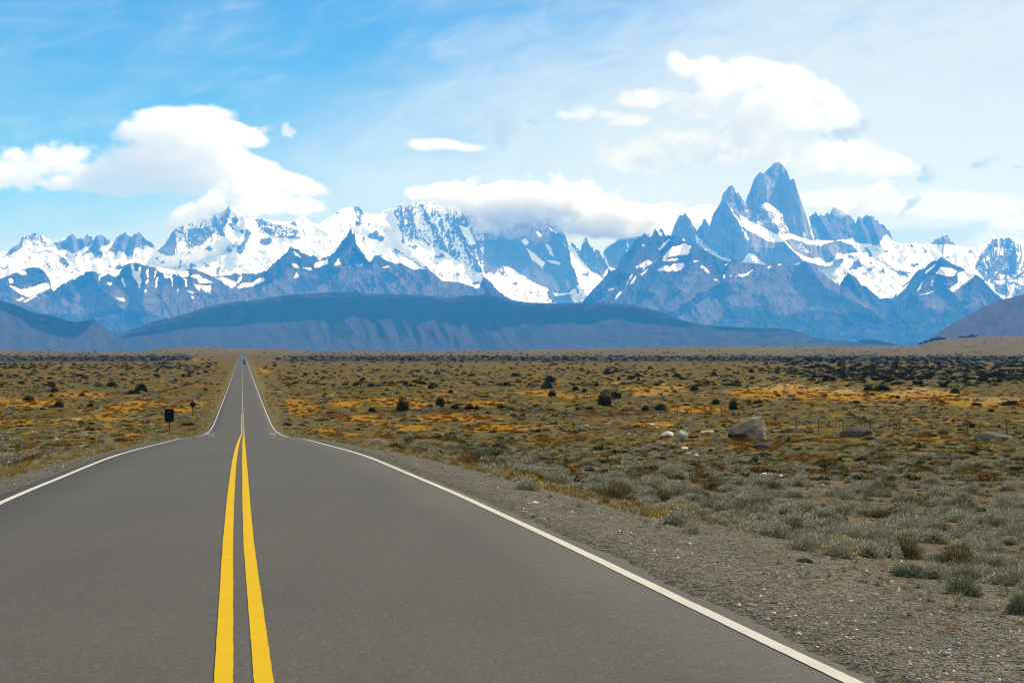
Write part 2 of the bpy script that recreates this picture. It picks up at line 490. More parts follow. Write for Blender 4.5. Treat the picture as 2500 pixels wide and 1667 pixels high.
regA = [
    (m1(640,260, 690,240, 780,210, 840,120, 900,170, 970,230, 1000,190, 1040,150, 1100,180, 1105,250, 1060,300, 990,330, 930,380, 860,390, 810,350, 760,330, 710,360, 660,310), -0.6),
    (m1(1110,240, 1160,150, 1240,170, 1340,240, 1290,290, 1220,300, 1190,340, 1240,400, 1200,450, 1140,430, 1100,370, 960,430, 1060,330), -0.6),
    (m1(1350,260, 1390,190, 1480,130, 1520,120, 1560,180, 1650,110, 1740,180, 1790,230, 1860,300, 1820,330, 1760,290, 1680,300, 1600,340, 1590,400, 1540,430, 1480,390, 1420,350, 1380,440, 1370,380, 1300,360), -0.55),
    (m1(270,180, 400,130, 500,150, 550,280, 480,310, 400,280, 330,230), -0.1),
    (m1(40,440, 110,360, 250,170, 290,190, 270,310, 180,370, 80,430), -0.3),
    (m1(660,480, 740,440, 840,500, 830,550, 790,570, 730,500), -0.1),
    (m2(20,560, 100,480, 150,380, 195,300, 300,200, 600,100, 800,20, 880,0, 900,60, 870,170, 800,300, 830,380, 700,430, 550,490, 480,520, 370,540, 200,610, 130,610), 0.02),
    (m2(20,560, 100,480, 150,380, 195,300, 240,330, 250,520, 200,610, 130,610), -0.5),
    (m2(380,300, 500,280, 640,280, 700,330, 560,480, 380,520), -0.30),
    (m2(760,250, 850,160, 870,190, 810,290, 830,370, 780,380, 740,330), -0.4),
    (m2(910,160, 960,140, 1000,190, 960,245, 920,220), -0.7),
    (m2(1190,180, 1260,170, 1400,230, 1600,270, 1700,310, 1750,410, 1550,400, 1380,380, 1290,310, 1220,250), -0.12),
    (m2(1080,330, 1040,440, 960,560, 1000,610, 1060,540, 1110,400, 1150,330, 1080,280), -0.45),
    (m2(1250,410, 1370,390, 1380,460, 1300,490, 1250,460), -0.8),
    (m2(1610,220, 1660,190, 1710,270, 1650,250), -0.6),
    (m2(590,530, 640,490, 690,530, 640,560), -0.4), (m2(725,820, 755,720, 775,740, 745,830), -0.7), (m2(265,770, 290,650, 315,680, 290,770), -0.8),
    (z2(850,335, 900,330, 940,390, 930,480, 870,500, 880,420), -0.12),
    (z2(970,570, 1040,530, 1085,610, 990,600), -1.2),
    (z2(1185,380, 1240,300, 1400,280, 2091,330, 2091,880, 1930,860, 1850,870, 1700,780, 1570,690, 1420,640, 1330,590, 1310,650, 1240,630, 1250,560, 1200,470), 0.06),
    (z2(1600,400, 1850,420, 2091,600, 2091,900, 1960,880, 1800,700, 1650,560), -0.12),
    (z2(1700,490, 1780,510, 1840,640, 1780,650), 0.5), (z2(1500,1, 1501,2, 1502,3), 0),
    (z3(-60,330, 180,360, 500,420, 600,560, 640,800, 700,960, 610,1030, 500,1030, 440,990, 320,940, 220,890, 100,820, -60,880), -0.62),
    (z3(235,610, 270,595, 305,630, 270,655), 0.7), (z3(275,670, 330,710, 425,790, 410,832, 330,775), 0.7), (z3(430,640, 470,660, 495,740, 460,720), 0.3),
    (z3(430,765, 520,775, 560,805, 480,795), 0.6), (z3(90,815, 140,820, 235,885, 290,910, 220,915, 120,880), 0.5), (z3(460,500, 530,550, 520,560, 465,515), 0.5),
    (z3(520,580, 600,650, 640,700, 620,700, 560,630), 0.2), (z3(360,535, 400,575, 390,590, 365,560), 0.3),
    (z3(630,640, 640,600, 710,690, 745,560, 790,650, 850,670, 890,750, 930,820, 880,900, 800,860, 740,800, 700,740), -0.28),
    (z3(890,700, 1020,580, 1260,540, 1250,700, 1020,850, 940,820), -0.75), (z3(1060,640, 1100,620, 1110,680, 1070,700), 0.0),
    (z3(740,870, 770,870, 785,915, 760,900), -0.9), (z3(480,1060, 620,1040, 660,1110, 480,1110), -0.5),
    (z5(370,430, 430,365, 560,330, 720,420, 770,400, 870,400, 1000,505, 1065,620, 985,560, 930,655, 860,640, 740,630, 700,600, 560,612, 450,612, 400,560), -0.6),
    (z5(555,605, 640,625, 720,645, 768,705, 650,722, 580,735), -0.5),
    (z5(690,600, 720,590, 760,650, 740,660), 0.6),
    (z5(1320,640, 1430,580, 1470,550, 1560,655, 1480,640, 1400,645), -0.25),
    (z5(800,710, 840,670, 885,735, 860,740, 830,695, 800,720), -0.4), (z5(680,845, 770,760, 805,820, 740,845), -0.7),
    (z5(1000,810, 1060,845, 1200,870, 1110,892, 1040,850), -0.9), (z5(940,865, 970,825, 990,870), -0.9),
    (z5(1700,830, 1750,700, 1835,590, 1960,580, 2030,640, 2160,680, 2160,1100, 1950,1100, 1860,980, 1760,900), -0.02),
    (z5(1695,830, 1750,730, 1850,600, 1860,650, 1760,780, 1710,850), -0.5), (z5(1760,930, 1850,780, 1960,700, 1990,740, 1880,830, 1800,950), -0.45),
    (z5(1990,640, 2040,740, 2040,880, 2000,880, 1990,760), -0.6), (z5(1840,970, 1960,960, 1950,1060, 1880,1030), -0.6), (z5(1980,1060, 2091,960, 2160,1000, 2160,1100), -0.5),
    (z5(1890,850, 1960,840, 1975,880, 1930,890), -0.8),
]
linA = [(m1(320,320, 410,372, 450,382, 540,350, 620,382, 740,440, 800,480), 1.3, -0.5), (z5(1385,660, 1450,625), 1.2, -0.5), (z5(1450,625, 1440,745), 1.5, -0.4),
        (z2(1190,680, 1260,720), 1.6, -0.6), (z2(1280,740, 1420,830), 1.4, -0.5), (z5(900,750, 1010,810), 1.4, -0.3), (m2(1440,390, 1590,460, 1640,560), 1.0, -0.2)]
spA = [(m2(880,20, 830,380, 480,520, 130,610), 34, 900), (m2(880,20, 1060,150, 1100,330, 980,600), 26, 500), (z2(1240,330, 1300,640), 25, 350),
       (z3(590,560, 640,780, 700,960), 34, 900), (z3(560,640, 540,820, 610,1010), 16, 240), (z5(1470,560, 1450,740), 18, 260), (z5(1960,590, 1850,800, 1770,920), 24, 420),
       (z5(2020,600, 2030,860), 18, 320), (z5(430,375, 560,600), 14, 260), (z5(765,420, 860,640), 13, 240), (z5(865,410, 950,650), 16, 300),
       (m1(840,145, 900,380), 12, 260), (m1(1160,165, 1200,330), 12, 220), (m1(1650,130, 1600,380), 14, 300), (m1(1500,140, 1450,360), 10, 220), (z2(1700,430, 1900,880), 18, 300), (z2(1480,400, 1620,700), 18, 300)]


def toneA(PX, PY, wx, wy, xs, top):
    c = np.empty(PX.shape + (3,))
    c[:] = GRAN * 0.6
    return c


def zA(PX, PY):
    # the granite walls and needles stand steeper than the snowfields below them
    s = sstep(PX, 1180, 1260) * (1 - sstep(PX, 1480, 1560)) * (1 - sstep(PY, 690, 715))
    return s * (PY - 715) * -9.0


sheet('snowy_mountain_range', skyA, botA, 1.7, 38000, 13.0, mat_mtn, jag=1.3,
      relief=[('r', 230, 60, 70, 3), ('n', 38, 24, 28, 4), ('r', 20, 10, 13, 5)], spines=spA, bias=1.05, regions=regA, lines=linA,
      steep=0.26, nz=0.50, tone=toneA, seed=5, squash=1.3, zmod=zA, outcrop=1.4,
      spikes=((135, 380, 10, 9), (30, 110, 4, 7), (385, 430, 5, 8), (870, 960, 5, 7), (1395, 1480, 7, 8), (1972, 2190, 9, 9), (2195, 2260, 5, 6), (2265, 2340, 6, 7), (2420, 2520, 5, 8)))

# B2: the great granite tower; B1: the tower group in front of it with the hanging glacier
skyB2 = z4(560,1100, 600,900, 630,720, 640,650, 665,600, 690,540, 705,500, 715,460, 735,410, 750,380, 770,365, 800,325, 815,317, 830,318, 855,340, 862,325, 900,290, 930,265, 960,240,
           980,215, 1000,200, 1030,188, 1055,193, 1085,210, 1110,235, 1130,262, 1150,290, 1170,330, 1190,380, 1200,425, 1212,408, 1245,400, 1255,430, 1270,470, 1285,530, 1300,580,
           1320,640, 1340,700, 1362,762, 1380,820, 1400,870, 1420,930, 1440,1000, 1470,1050, 1500,1140, 1530,1260)


def toneG(PX, PY, wx, wy, xs, top):
    c = np.empty(PX.shape + (3,))
    c[:] = GRAN
    v = fbm(PX / 3.0, PY / 40.0, 4, 91, 0.6)[..., None]
    return c * (1 + 0.25 * v)


sheet('granite_tower_mountain', skyB2, [(1800, 605), (2000, 605)], 1.5, 36600, 3.2, mat_mtn, jag=0.35,
      relief=[('r', 80, 16, 90, 13), ('n', 60, 7, 34, 14), ('r', 30, 5, 18, 15)],
      spines=[(z4(835,320, 905,520, 900,700), 16, 150), (z4(1000,200, 905,430, 880,760), 30, 260), (z4(1180,380, 1195,560, 1240,900, 1280,1130), 22, 240), (z4(1245,400, 1330,760, 1400,1130), 16, 260)],
      bias=-1.0, regions=[(z4(900,330, 960,250, 1010,200, 1030,230, 960,310, 930,360), -0.2), (z4(1060,215, 1120,260, 1115,290, 1060,250), -0.2),
                          (z4(1230,860, 1300,880, 1320,930, 1250,920), -0.1), (z4(1310,770, 1360,790, 1350,900, 1320,860), -0.2), (z4(905,500, 925,505, 915,530), 0.4),
                          (z4(1350,1080, 1400,1100, 1420,1200, 1360,1180), 0.2), (z4(1455,1040, 1500,1060, 1520,1190, 1480,1190), 0.3)],
      steep=0.0, nz=0.45, tone=toneG, seed=15)

skyB1 = (z3(1390,640, 1430,580, 1440,550, 1460,490, 1475,460, 1490,430, 1510,405, 1525,415, 1535,400, 1545,390, 1560,410, 1590,460, 1620,510, 1640,530, 1660,505, 1680,480, 1688,455,
            1697,440, 1710,450, 1720,475)
         + z4(150,990, 172,1020, 185,960, 200,900, 215,850, 240,810, 270,770, 300,720, 320,680, 330,620, 350,580, 370,555, 395,520, 405,500, 430,495, 450,478, 470,495, 485,525, 500,560, 512,600, 515,590,
              525,572, 540,585, 560,620, 580,655, 597,690, 605,672, 615,700, 635,700, 660,750, 690,800, 715,835, 740,812, 800,750, 840,720, 880,708, 920,712, 960,745, 1010,780, 1040,790,
              1070,820, 1100,860, 1130,920, 1150,970, 1175,1040, 1195,1100, 1240,1108, 1290,1135, 1390,1165, 1440,1180, 1500,1192, 1600,1192, 1700,1188, 1740,1190, 1780,1200)
         + z5(600,640, 635,690, 650,740))
regB1 = [
    (z4(560,860, 620,890, 700,950, 800,990, 860,1030, 940,1070, 1030,1115, 1060,1060, 1100,1070, 1130,1110, 1200,1095, 1300,1120, 1380,1160, 1450,1170, 1520,1180, 1700,1175, 1780,1185,
        1650,1230, 1580,1262, 1480,1240, 1400,1235, 1330,1200, 1200,1155, 1110,1205, 1000,1212, 900,1190, 840,1150, 760,1100, 700,1080, 640,1060, 600,1000, 570,930), 1.0),
    (z4(720,840, 830,720, 1050,790, 1190,1080, 1060,1060, 900,1030, 720,940), -0.12),
    (z4(820,740, 900,700, 1000,770, 1110,870, 1080,890, 980,830, 880,800, 830,775), 0.45), (z4(1000,930, 1060,940, 1060,1000, 1010,980), 0.3),
    (z4(510,640, 600,660, 720,840, 700,900, 600,880, 540,770), -0.15),
    (z4(385,690, 410,720, 470,830, 560,930, 600,1030, 580,1010, 520,910, 440,810), 0.25),
    (z4(585,1040, 640,1110, 685,1160, 670,1195, 630,1160), 0.5),
    (z4(560,1470, 620,1410, 680,1340, 745,1380, 880,1490, 840,1515, 730,1480), 0.9),
    (z4(1110,1185, 1180,1240, 1260,1330, 1370,1390, 1480,1420, 1560,1400, 1650,1475, 1760,1450, 1800,1350, 2091,1330, 2160,1600, 1400,1600, 1380,1450, 1250,1345, 1150,1250), 0.95),
    (z4(1250,1180, 1340,1230, 1400,1290, 1480,1350, 1360,1330, 1290,1260), -0.1), (z4(1920,1180, 2000,1150, 2060,1270, 2060,1330, 2000,1290), 0.8),
    (z4(-10,1100, 60,1180, 120,1260, 250,1340, 430,1440, 420,1470, 280,1400, 100,1290, -10,1200), 0.1),
    (z3(1500,590, 1540,600, 1550,615, 1510,610), 0.4), (z3(1540,400, 1590,460, 1600,490, 1570,450), 0.0),
    (z3(1640,580, 1700,640, 1800,720, 1900,775, 1860,775, 1760,730, 1660,660), 0.15),
]
sheet('granite_spire_group', skyB1, [(1600, 640), (1750, 690), (1945, 690), (1950, 655), (1975, 640), (2000, 648), (2028, 650), (2040, 634), (2062, 630)], 1.5, 35600, 3.4, mat_mtn, jag=0.35,
      relief=[('r', 90, 20, 80, 23), ('n', 60, 7, 26, 24), ('r', 30, 5, 14, 25)],
      spines=[(z4(450,480, 430,640, 400,700, 520,930, 600,1090, 640,1420), 26, 330), (z4(540,590, 620,830), 12, 120), (z3(1545,390, 1590,470, 1640,640), 13, 220), (z4(100,915, 130,1200), 12, 140),
              (z4(850,720, 940,900, 1090,1080), 20, 200), (z4(1110,1190, 1250,1330, 1350,1440), 16, 260), (z4(1740,1200, 1680,1300, 1760,1400), 14, 160), (z4(720,1120, 740,1330), 10, 120)],
      bias=-1.0, regions=regB1, steep=0.0, nz=0.45, tone=toneG, seed=25,
      zmod=lambda PX, PY: -sstep(PX, 1795, 1840) * 9.0 * (np.clip(PY, 520, 605) - 520) - sstep(PX, 1900, 1960) * 9.0 * (np.clip(PY, 605, 700) - 605),
      spikes=((1640, 1735, 4, 6), (1762, 1830, 4, 5)))

# C: the nearer brown and dark mountains with snow patches
skyC = ([(-20, 686)] + z1(0,915, 60,895, 140,860, 200,838, 250,826, 300,822, 340,845, 370,880, 400,940, 412,1000, 430,1022, 460,985, 500,955, 510,950, 530,955, 560,930, 600,915, 640,895, 690,862, 700,858,
              725,852, 780,875, 830,885, 900,850, 960,825, 1030,795, 1080,787, 1130,800, 1200,815, 1300,830, 1400,850, 1450,860, 1520,835, 1560,842, 1600,860, 1700,900, 1800,890, 1850,885,
              1880,868, 1900,885, 1930,880)
        + z2(0,880, 30,872, 80,880, 120,860, 170,850, 230,790, 280,750, 330,705, 350,658, 370,672, 390,680, 440,700, 480,725, 515,745, 545,728, 560,735, 580,765, 600,762, 640,745, 655,730, 665,742, 690,720,
             730,680, 760,630, 775,600, 800,590, 815,555, 828,528, 845,508, 855,545, 872,550, 850,590, 880,640, 910,680, 950,730, 1000,770, 1030,730, 1060,732, 1080,745, 1130,775, 1190,798,
             1240,792, 1290,820, 1340,845, 1380,838, 1420,822, 1440,812, 1455,830, 1480,860, 1520,890, 1570,935, 1640,938, 1700,945, 1780,970, 1850,996, 1862,960, 1880,885, 1900,900, 1950,940,
             2000,1000, 2050,1040)
        + z3(30,990, 50,1010, 100,1050, 180,1090, 290,1105, 400,1110, 500,1110, 720,1104, 760,1060, 800,1010, 850,960, 880,930, 910,900, 935,845, 960,850, 1010,830, 1020,780, 1040,740, 1080,700, 1120,650,
             1150,610, 1170,590, 1200,580, 1208,560, 1216,552, 1235,575, 1250,600, 1275,580, 1290,545, 1302,520, 1318,535, 1332,540, 1345,522, 1356,514, 1370,535, 1385,570, 1400,565, 1430,580,
             1470,570, 1510,590, 1560,625, 1590,650, 1620,642, 1650,655, 1700,680, 1750,720, 1800,750, 1840,768, 1880,775, 1900,772, 1930,765, 1960,763, 2000,790, 2091,790)
        + z5(30,808, 60,805, 120,792, 170,800, 230,810, 300,788, 340,775, 350,768, 362,780, 380,790, 430,830, 480,870, 520,900, 570,940, 620,970, 650,920, 670,885, 690,868, 720,895, 760,918, 780,950, 800,980,
             812,962, 850,1000, 900,1040, 950,1080, 975,1070, 1000,1070, 1050,1072, 1075,1020, 1130,970, 1180,930, 1230,860, 1300,830, 1340,788, 1400,768, 1430,745, 1460,760, 1490,785, 1520,800,
             1600,830, 1650,870, 1700,885, 1740,900, 1800,965, 1850,1020, 1900,1060, 1940,1085, 2000,1070, 2091,1040, 2160,1010))
regC = [(m1(30,700, 130,640, 330,550, 470,550, 560,640, 620,780, 540,840, 350,940, 220,860, 60,760), -0.34),
        (m1(195,600, 310,590, 320,640, 240,640), 0.4), (m1(100,760, 260,820, 350,800, 560,730, 500,660, 620,780, 540,840, 350,910, 220,860), 0.25), (m1(95,690, 140,690, 160,740, 120,740), 0.4),
        (m1(200,940, 270,910, 300,930, 240,960), 0.3), (m1(280,960, 420,890, 430,900, 320,965), 0.3)]
for p in (m1(1180,650, 1250,640, 1350,590, 1470,570, 1380,670, 1300,630, 1200,670, 1190,720), m1(1290,730, 1340,735, 1335,775, 1310,765), m1(1560,520, 1600,505, 1605,600, 1650,600, 1670,530, 1685,560, 1675,650, 1685,740, 1665,810, 1610,700, 1580,620),
          m1(1760,575, 1782,575, 1772,670, 1760,680), m1(1735,720, 1785,690, 1762,765), m1(1850,595, 1870,600, 1845,700), m1(1850,800, 1885,660, 1900,670, 1880,780), m1(1450,680, 1472,680, 1505,800, 1480,785),
          m1(1700,825, 1755,820, 1745,855), m1(1390,915, 1480,920, 1495,960, 1430,945), m2(0,740, 100,765, 240,785, 390,795, 405,850, 330,870, 220,830, 90,825, 0,775), m2(95,838, 200,838, 195,880, 120,872),
          m2(335,880, 370,900, 388,990, 362,980), m2(190,880, 210,880, 208,980, 198,975), m2(240,1015, 275,1010, 260,1050), m2(420,850, 490,828, 580,880, 695,930, 530,940, 500,890), m2(465,945, 545,960, 525,1040, 490,1005), m2(550,965, 662,968, 650,1068, 560,1020),
          m2(365,1018, 465,1050, 430,1064), m2(418,1100, 448,1088, 465,1132), m2(710,870, 800,860, 960,925, 1015,850, 1035,880, 970,950, 920,995, 820,940), m2(965,990, 1040,930, 1140,940, 1210,890, 1300,865, 1310,905, 1160,970, 1000,1005),
          m2(1630,705, 1690,710, 1715,750, 1660,755), m2(1895,710, 1970,665, 1970,740, 1910,752), m2(1648,885, 1690,815, 1712,860), m2(1640,560, 1720,590, 1755,632, 1680,610),
          z2(548,790, 655,762, 652,800, 560,830), z2(703,806, 735,752, 757,802, 720,812), z2(383,915, 405,868, 422,900), z2(365,795, 425,820, 390,832), z2(948,735, 980,745, 1008,780, 985,778), z2(1075,830, 1142,815, 1130,828),
          z2(880,735, 900,735, 895,755), z2(880,815, 935,795, 920,820), z2(1850,990, 1880,890, 1900,900, 1870,980), z2(450,830, 520,825, 525,850), z2(1300,800, 1400,810, 1440,840, 1340,835),
          m3(1010,345, 1130,215, 1155,215, 1050,335), m3(1060,440, 1180,310, 1280,290, 1330,265, 1400,305, 1370,400, 1250,410, 1140,430, 1100,450), m3(1045,458, 1260,448, 1240,472, 1090,478),
          m3(1010,585, 1120,520, 1140,560, 1230,500, 1330,505, 1290,575, 1200,605), m3(745,545, 785,525, 770,562), m3(800,640, 900,560, 905,575, 820,650), m3(620,780, 690,635, 705,645, 650,745),
          m3(675,745, 740,655, 755,675, 700,745), m3(428,815, 492,795, 450,842), m3(490,935, 530,865, 585,838, 560,885), m3(1510,545, 1550,525, 1600,580, 1645,640, 1560,585), m3(1780,545, 1880,478, 1830,525),
          m3(1430,470, 1480,480, 1440,490), m3(1390,505, 1415,500, 1405,518), m3(990,115, 1020,120, 1060,150, 1030,170), m3(815,285, 855,285, 835,298), m3(1790,630, 1810,660, 1800,680, 1785,660),
          m3(1290,200, 1340,220, 1330,240, 1290,225), m3(1555,330, 1590,330, 1585,355), m3(1670,690, 1720,705, 1690,715), m3(1870,650, 1900,650, 1880,660), m3(1940,650, 1962,655, 1950,668),
          z3(1960,880, 2020,880, 2091,840, 2040,890, 1990,905), z4(1045,1490, 1100,1485, 1060,1510), z4(1215,1470, 1335,1478, 1270,1505), z4(895,1535, 960,1510, 930,1550),
          z5(40,820, 75,815, 55,832), z5(235,790, 310,790, 270,810),
          z5(1385,870, 1420,820, 1510,835, 1560,850, 1530,900, 1450,890), z5(1560,870, 1620,850, 1700,888, 1620,955, 1520,1020, 1490,1000, 1560,950), z5(1310,850, 1390,795, 1370,830, 1300,875), z5(1260,1045, 1405,1005, 1310,1040),
          z5(1225,1015, 1290,930, 1262,1000), z5(1075,1015, 1180,945, 1130,1000, 1085,1060), z5(1440,930, 1500,1000, 1460,960), z5(1350,940, 1370,920, 1360,980)):
    regC.append((p, 0.75))
regC.append((m3(760,530, 900,455, 945,495, 830,580), 0.0))
linC = [(m3(1480,200, 1600,310, 1720,380, 1870,470), 2.2, 0.25), (z1(1130,800, 1300,832, 1450,862), 1.2, 0.2)]
FL = [(-20, 730), (60, 745), (110, 768), (200, 765), (300, 752), (400, 775), (460, 782), (560, 745), (620, 735), (1000, 720), (1420, 738), (1560, 747), (1613, 770), (1700, 790), (1755, 792), (1772, 752), (1860, 748),
      (1921, 772), (1937, 764), (1967, 756), (2013, 756), (2074, 763), (2160, 774), (2197, 735), (2300, 760), (2340, 750), (2520, 760)]


def toneC(PX, PY, wx, wy, xs, top):
    d = PY - np.broadcast_to(top[None, :], PY.shape)
    c = np.empty(PX.shape + (3,))
    c[:] = SCREE * np.array((1.06, 1.16, 1.05))
    c = c * (1 + 0.35 * fbm(PX / 60, PY / 14, 4, 66)[..., None])
    dark = sstep(42 + 25 * fbm(PX / 60, PY / 30, 3, 61) - d, -14, 10)
    # the crests are dark bare rock; the round brown shoulders are not
    bald = ((PX > 840) & (PX < 1180) & (d < 300) & (PY > 645)) | ((PX > 1780) & (PX < 2050) & (PY > 640)) | ((PX > 470) & (PX < 620))
    dark = dark * np.where(bald, 0.15, 1.0)
    c = c * (1 - dark[..., None]) + DARKR * dark[..., None]
    up = sstep(PX, 1440, 1500) * (1 - sstep(PX, 1760, 1800)) * (1 - sstep(PY + 0.55 * (PX - 1600), 690, 730))
    c = c * (1 - up[..., None] * 0.75) + DARKR * up[..., None] * 0.75
    fl = np.interp(wx.ravel(), [p[0] for p in FL], [p[1] for p in FL]).reshape(wx.shape)
    f = sstep(PY + 9 * fbm(PX / 16, PY / 7, 4, 62, 0.6) - fl, -4, 5)[..., None]
    f = f * (0.80 - 0.50 * sstep(fbm(PX / 38 + PY / 50, PY / 16, 4, 67, 0.6), 0.0, 0.4)[..., None])
    c = c * (1 - f) + FOREST * f
    g = sstep(ridged(PX / 30 + PY / 60, PY / 60, 4, 64), 0.55, 0.8)[..., None] * 0.5
    return c * (1 - g * (1 - f) * 0.5)


spC = [(m1(1620,495, 1750,760, 1700,1000), 28, 420), (m1(1090,595, 1180,800, 1400,960), 30, 380), (m1(760,745, 900,900), 18, 160), (z2(845,510, 830,700, 700,800), 24, 400), (z2(845,510, 900,700, 1010,800), 14, 200),
       (z2(350,660, 330,760, 200,880), 20, 300), (z3(1216,555, 1100,800, 800,1060), 22, 320), (z3(1470,570, 1400,800, 1250,1000), 24, 300), (z3(1590,650, 1600,800, 1500,1000), 26, 420), (z3(1930,765, 1850,900, 1400,1180), 22, 330),
       (z3(2000,940, 1800,960, 1450,1170), 30, 260), (z5(350,770, 500,980, 900,1180), 30, 330), (z5(690,870, 800,1060), 14, 220), (z5(812,960, 900,1100), 10, 120), (z5(1430,745, 1370,880, 1240,1050), 20, 360), (z5(1430,745, 1480,950, 1560,1080), 18, 260),
       (z5(1730,900, 1650,1050), 22, 260), (z2(1240,795, 1000,900, 800,960), 34, 300), (z2(700,830, 500,920), 26, 240), (z2(1440,815, 1470,930), 10, 140), (z2(1890,900, 1960,1030), 8, 120)]
sheet('brown_mountains', skyC, [(-20, 850), (2550, 850)], 1.9, 29500, 11.0, mat_mtn, jag=0.9,
      relief=[('r', 170, 90, 110, 33), ('n', 60, 34, 44, 34), ('r', 32, 10, 16, 35)], spines=spC, bias=-1.3, regions=regC, lines=linC,
      steep=0.05, nz=0.40, tone=toneC, snow_col=(0.82, 0.80, 0.77), seed=35,
      spikes=((130, 240, 4, 8), (560, 880, 5, 7), (1160, 1240, 4, 7), (1480, 1650, 5, 8), (1650, 1800, 3, 8), (1960, 2140, 4, 8), (2240, 2400, 3, 7)))

# D: forested bench with an eroded scarp, 17 km away, and the hill at the left
skyD = ([(285, 823), (300, 812)] + z1(1100,1310, 1180,1275, 1250,1250, 1320,1235, 1400,1220, 1550,1170, 1700,1130, 1800,1110, 1950,1090) + z2(0,1100, 60,1085, 200,1062, 350,1042, 500,1036, 650,1022, 850,1020, 1000,1035, 1200,1040,
        1400,1045, 1600,1072, 1750,1050, 1850,1045, 1950,1030) + z3(0,1040, 40,1050, 100,1078, 180,1100, 290,1112, 500,1112, 720,1110, 900,1112, 1100,1122, 1250,1150, 1350,1182, 1500,1242, 1700,1290, 1850,1295, 2091,1310)
        + z5(100,1312, 200,1318, 300,1345, 400,1380, 500,1400, 650,1412, 750,1425, 800,1400, 900,1400, 1000,1425, 1100,1450, 1200,1470, 1300,1478))
SL = ([(285, 830), (480, 800)] + z2(0,1290, 140,1262, 300,1268, 470,1250, 640,1245, 680,1310, 720,1275, 850,1215, 950,1230, 1010,1275, 1100,1235, 1200,1262, 1300,1222, 1350,1300, 1400,1270, 1500,1240, 1560,1290, 1620,1260,
      1700,1320, 1760,1270, 1830,1330, 1900,1310, 1950,1340) + z3(40,1330, 100,1300, 200,1290, 280,1268, 400,1290, 600,1265, 830,1285, 850,1250, 1000,1240, 1200,1270, 1500,1300, 1700,1285, 1800,1320, 2091,1330) + z5(200,1330, 300,1350, 700,1420, 1300,1470))


def toneD(PX, PY, wx, wy, xs, top):
    sl = np.interp(wx.ravel(), [p[0] for p in SL], [p[1] for p in SL]).reshape(wx.shape)
    d = PY - sl
    q = PX - 0.45 * (PY - 780)
    cen = np.exp(-((PX - 1000) / 230.0) ** 2)
    gul = sstep(fbm(q / 24.0, PY / 110.0, 2, 71) + 0.30 * fbm(PX / 9, PY / 9, 3, 72), 0.02, 0.12) * (0.25 + 0.75 * cen)
    gul = gul * (1 - sstep(d, 38 + 18 * fbm(q / 20, PY * 0, 2, 73), 62))
    f = np.clip(1 - sstep(d + 5 * fbm(PX / 10, PY / 5, 4, 74), -2, 3) + gul, 0, 1)
    dt = PY - np.broadcast_to(top[None, :], PY.shape)
    edge = 1 - sstep(dt + 26 * fbm(PX / 34, PY / 7, 4, 79, 0.6), 2, 11)
    sp = np.clip(sstep(fbm(PX / 30, PY / 5, 4, 75, 0.6), 0.16, 0.42) * 0.45 + edge * 0.7, 0, 1) * (1 - sstep(PX, 1600, 1700))
    right = sstep(PX, 1380, 1480) * sstep(fbm(PX / 40, PY / 9, 4, 76, 0.6), 0.12, 0.4)
    f = np.clip(f - sp + right * 0.75, 0, 1)[..., None]
    scree = SCREE * 0.46 + np.array((0, 0.010, 0.012))
    scree = scree * (1 + 0.3 * fbm(PX / 30, PY / 10, 4, 77)[..., None])
    return scree * (1 - f) + FOREST * 1.1 * f


def zD(PX, PY):
    q = PX - 0.45 * (PY - 780)
    amp = sstep(PY, 775, 800) * (1 - 0.6 * sstep(PX, 1300, 1500))
    cen = 0.22 + 0.6 * np.exp(-((PX - 1000) / 260.0) ** 2)
    return -amp * cen * 170 * (ridged(q / 62.0 + 0.5 * fbm(PX / 90, PY / 60, 2, 79), PY / 200.0, 2, 78, 0.4) - 0.4)


sheet('forested_bench_hills', skyD, [(280, 862), (2300, 862)], 2.0, 19500, 26.0, mat_mtn, jag=0.45,
      relief=[('n', 60, 60, 40, 43), ('r', 22, 14, 26, 44)], zmod=zD, bias=-3.0, tone=toneD, seed=45)
skyD2 = [(-20, 730)] + z1(0,1085, 60,1105, 100,1118, 160,1140, 250,1180, 330,1196, 400,1203, 500,1240, 600,1262, 680,1250, 750,1240, 790,1265, 820,1290, 870,1330, 950,1370, 1000,1400, 1060,1450, 1100,1482, 1160,1512)


def toneD2(PX, PY, wx, wy, xs, top):
    d = PY - np.broadcast_to(top[None, :], PY.shape)
    line = 26 + 22 * np.exp(-((PX - 130) / 60.0) ** 2) - 30 * sstep(PX, 190, 260)
    f = 1 - sstep(d + 8 * fbm(PX / 24, PY / 8, 4, 81, 0.6), line - 3, line + 3)
    f = np.clip(f - 0.55 * sstep(fbm(PX / 30, PY / 7, 4, 82, 0.6), 0.15, 0.35), 0, 1)[..., None]
    return (SCREE * 0.5 + np.array((0, 0.012, 0.014))) * (1 - f) + FOREST * f


sheet('left_foothill', skyD2, [(-30, 862), (400, 862)], 2.0, 17500, 22.0, mat_mtn, jag=0.2,
      relief=[('r', 90, 60, 60, 53), ('n', 30, 20, 24, 54)], bias=-3.0, tone=toneD2, seed=55)
skyE = z5(1250,1445, 1300,1420, 1342,1400, 1420,1342, 1500,1292, 1600,1232, 1700,1182, 1800,1130, 1900,1088, 2000,1062, 2091,1042, 2160,1015)


def toneE(PX, PY, wx, wy, xs, top):
    c = np.empty(PX.shape + (3,))
    c[:] = SCREE * np.array((0.62, 0.68, 0.62))
    f = sstep(fbm(PX / 50 - PY / 30, PY / 20, 4, 84), 0.05, 0.4)[..., None] * 0.5
    return c * (1 - f) + FOREST * f


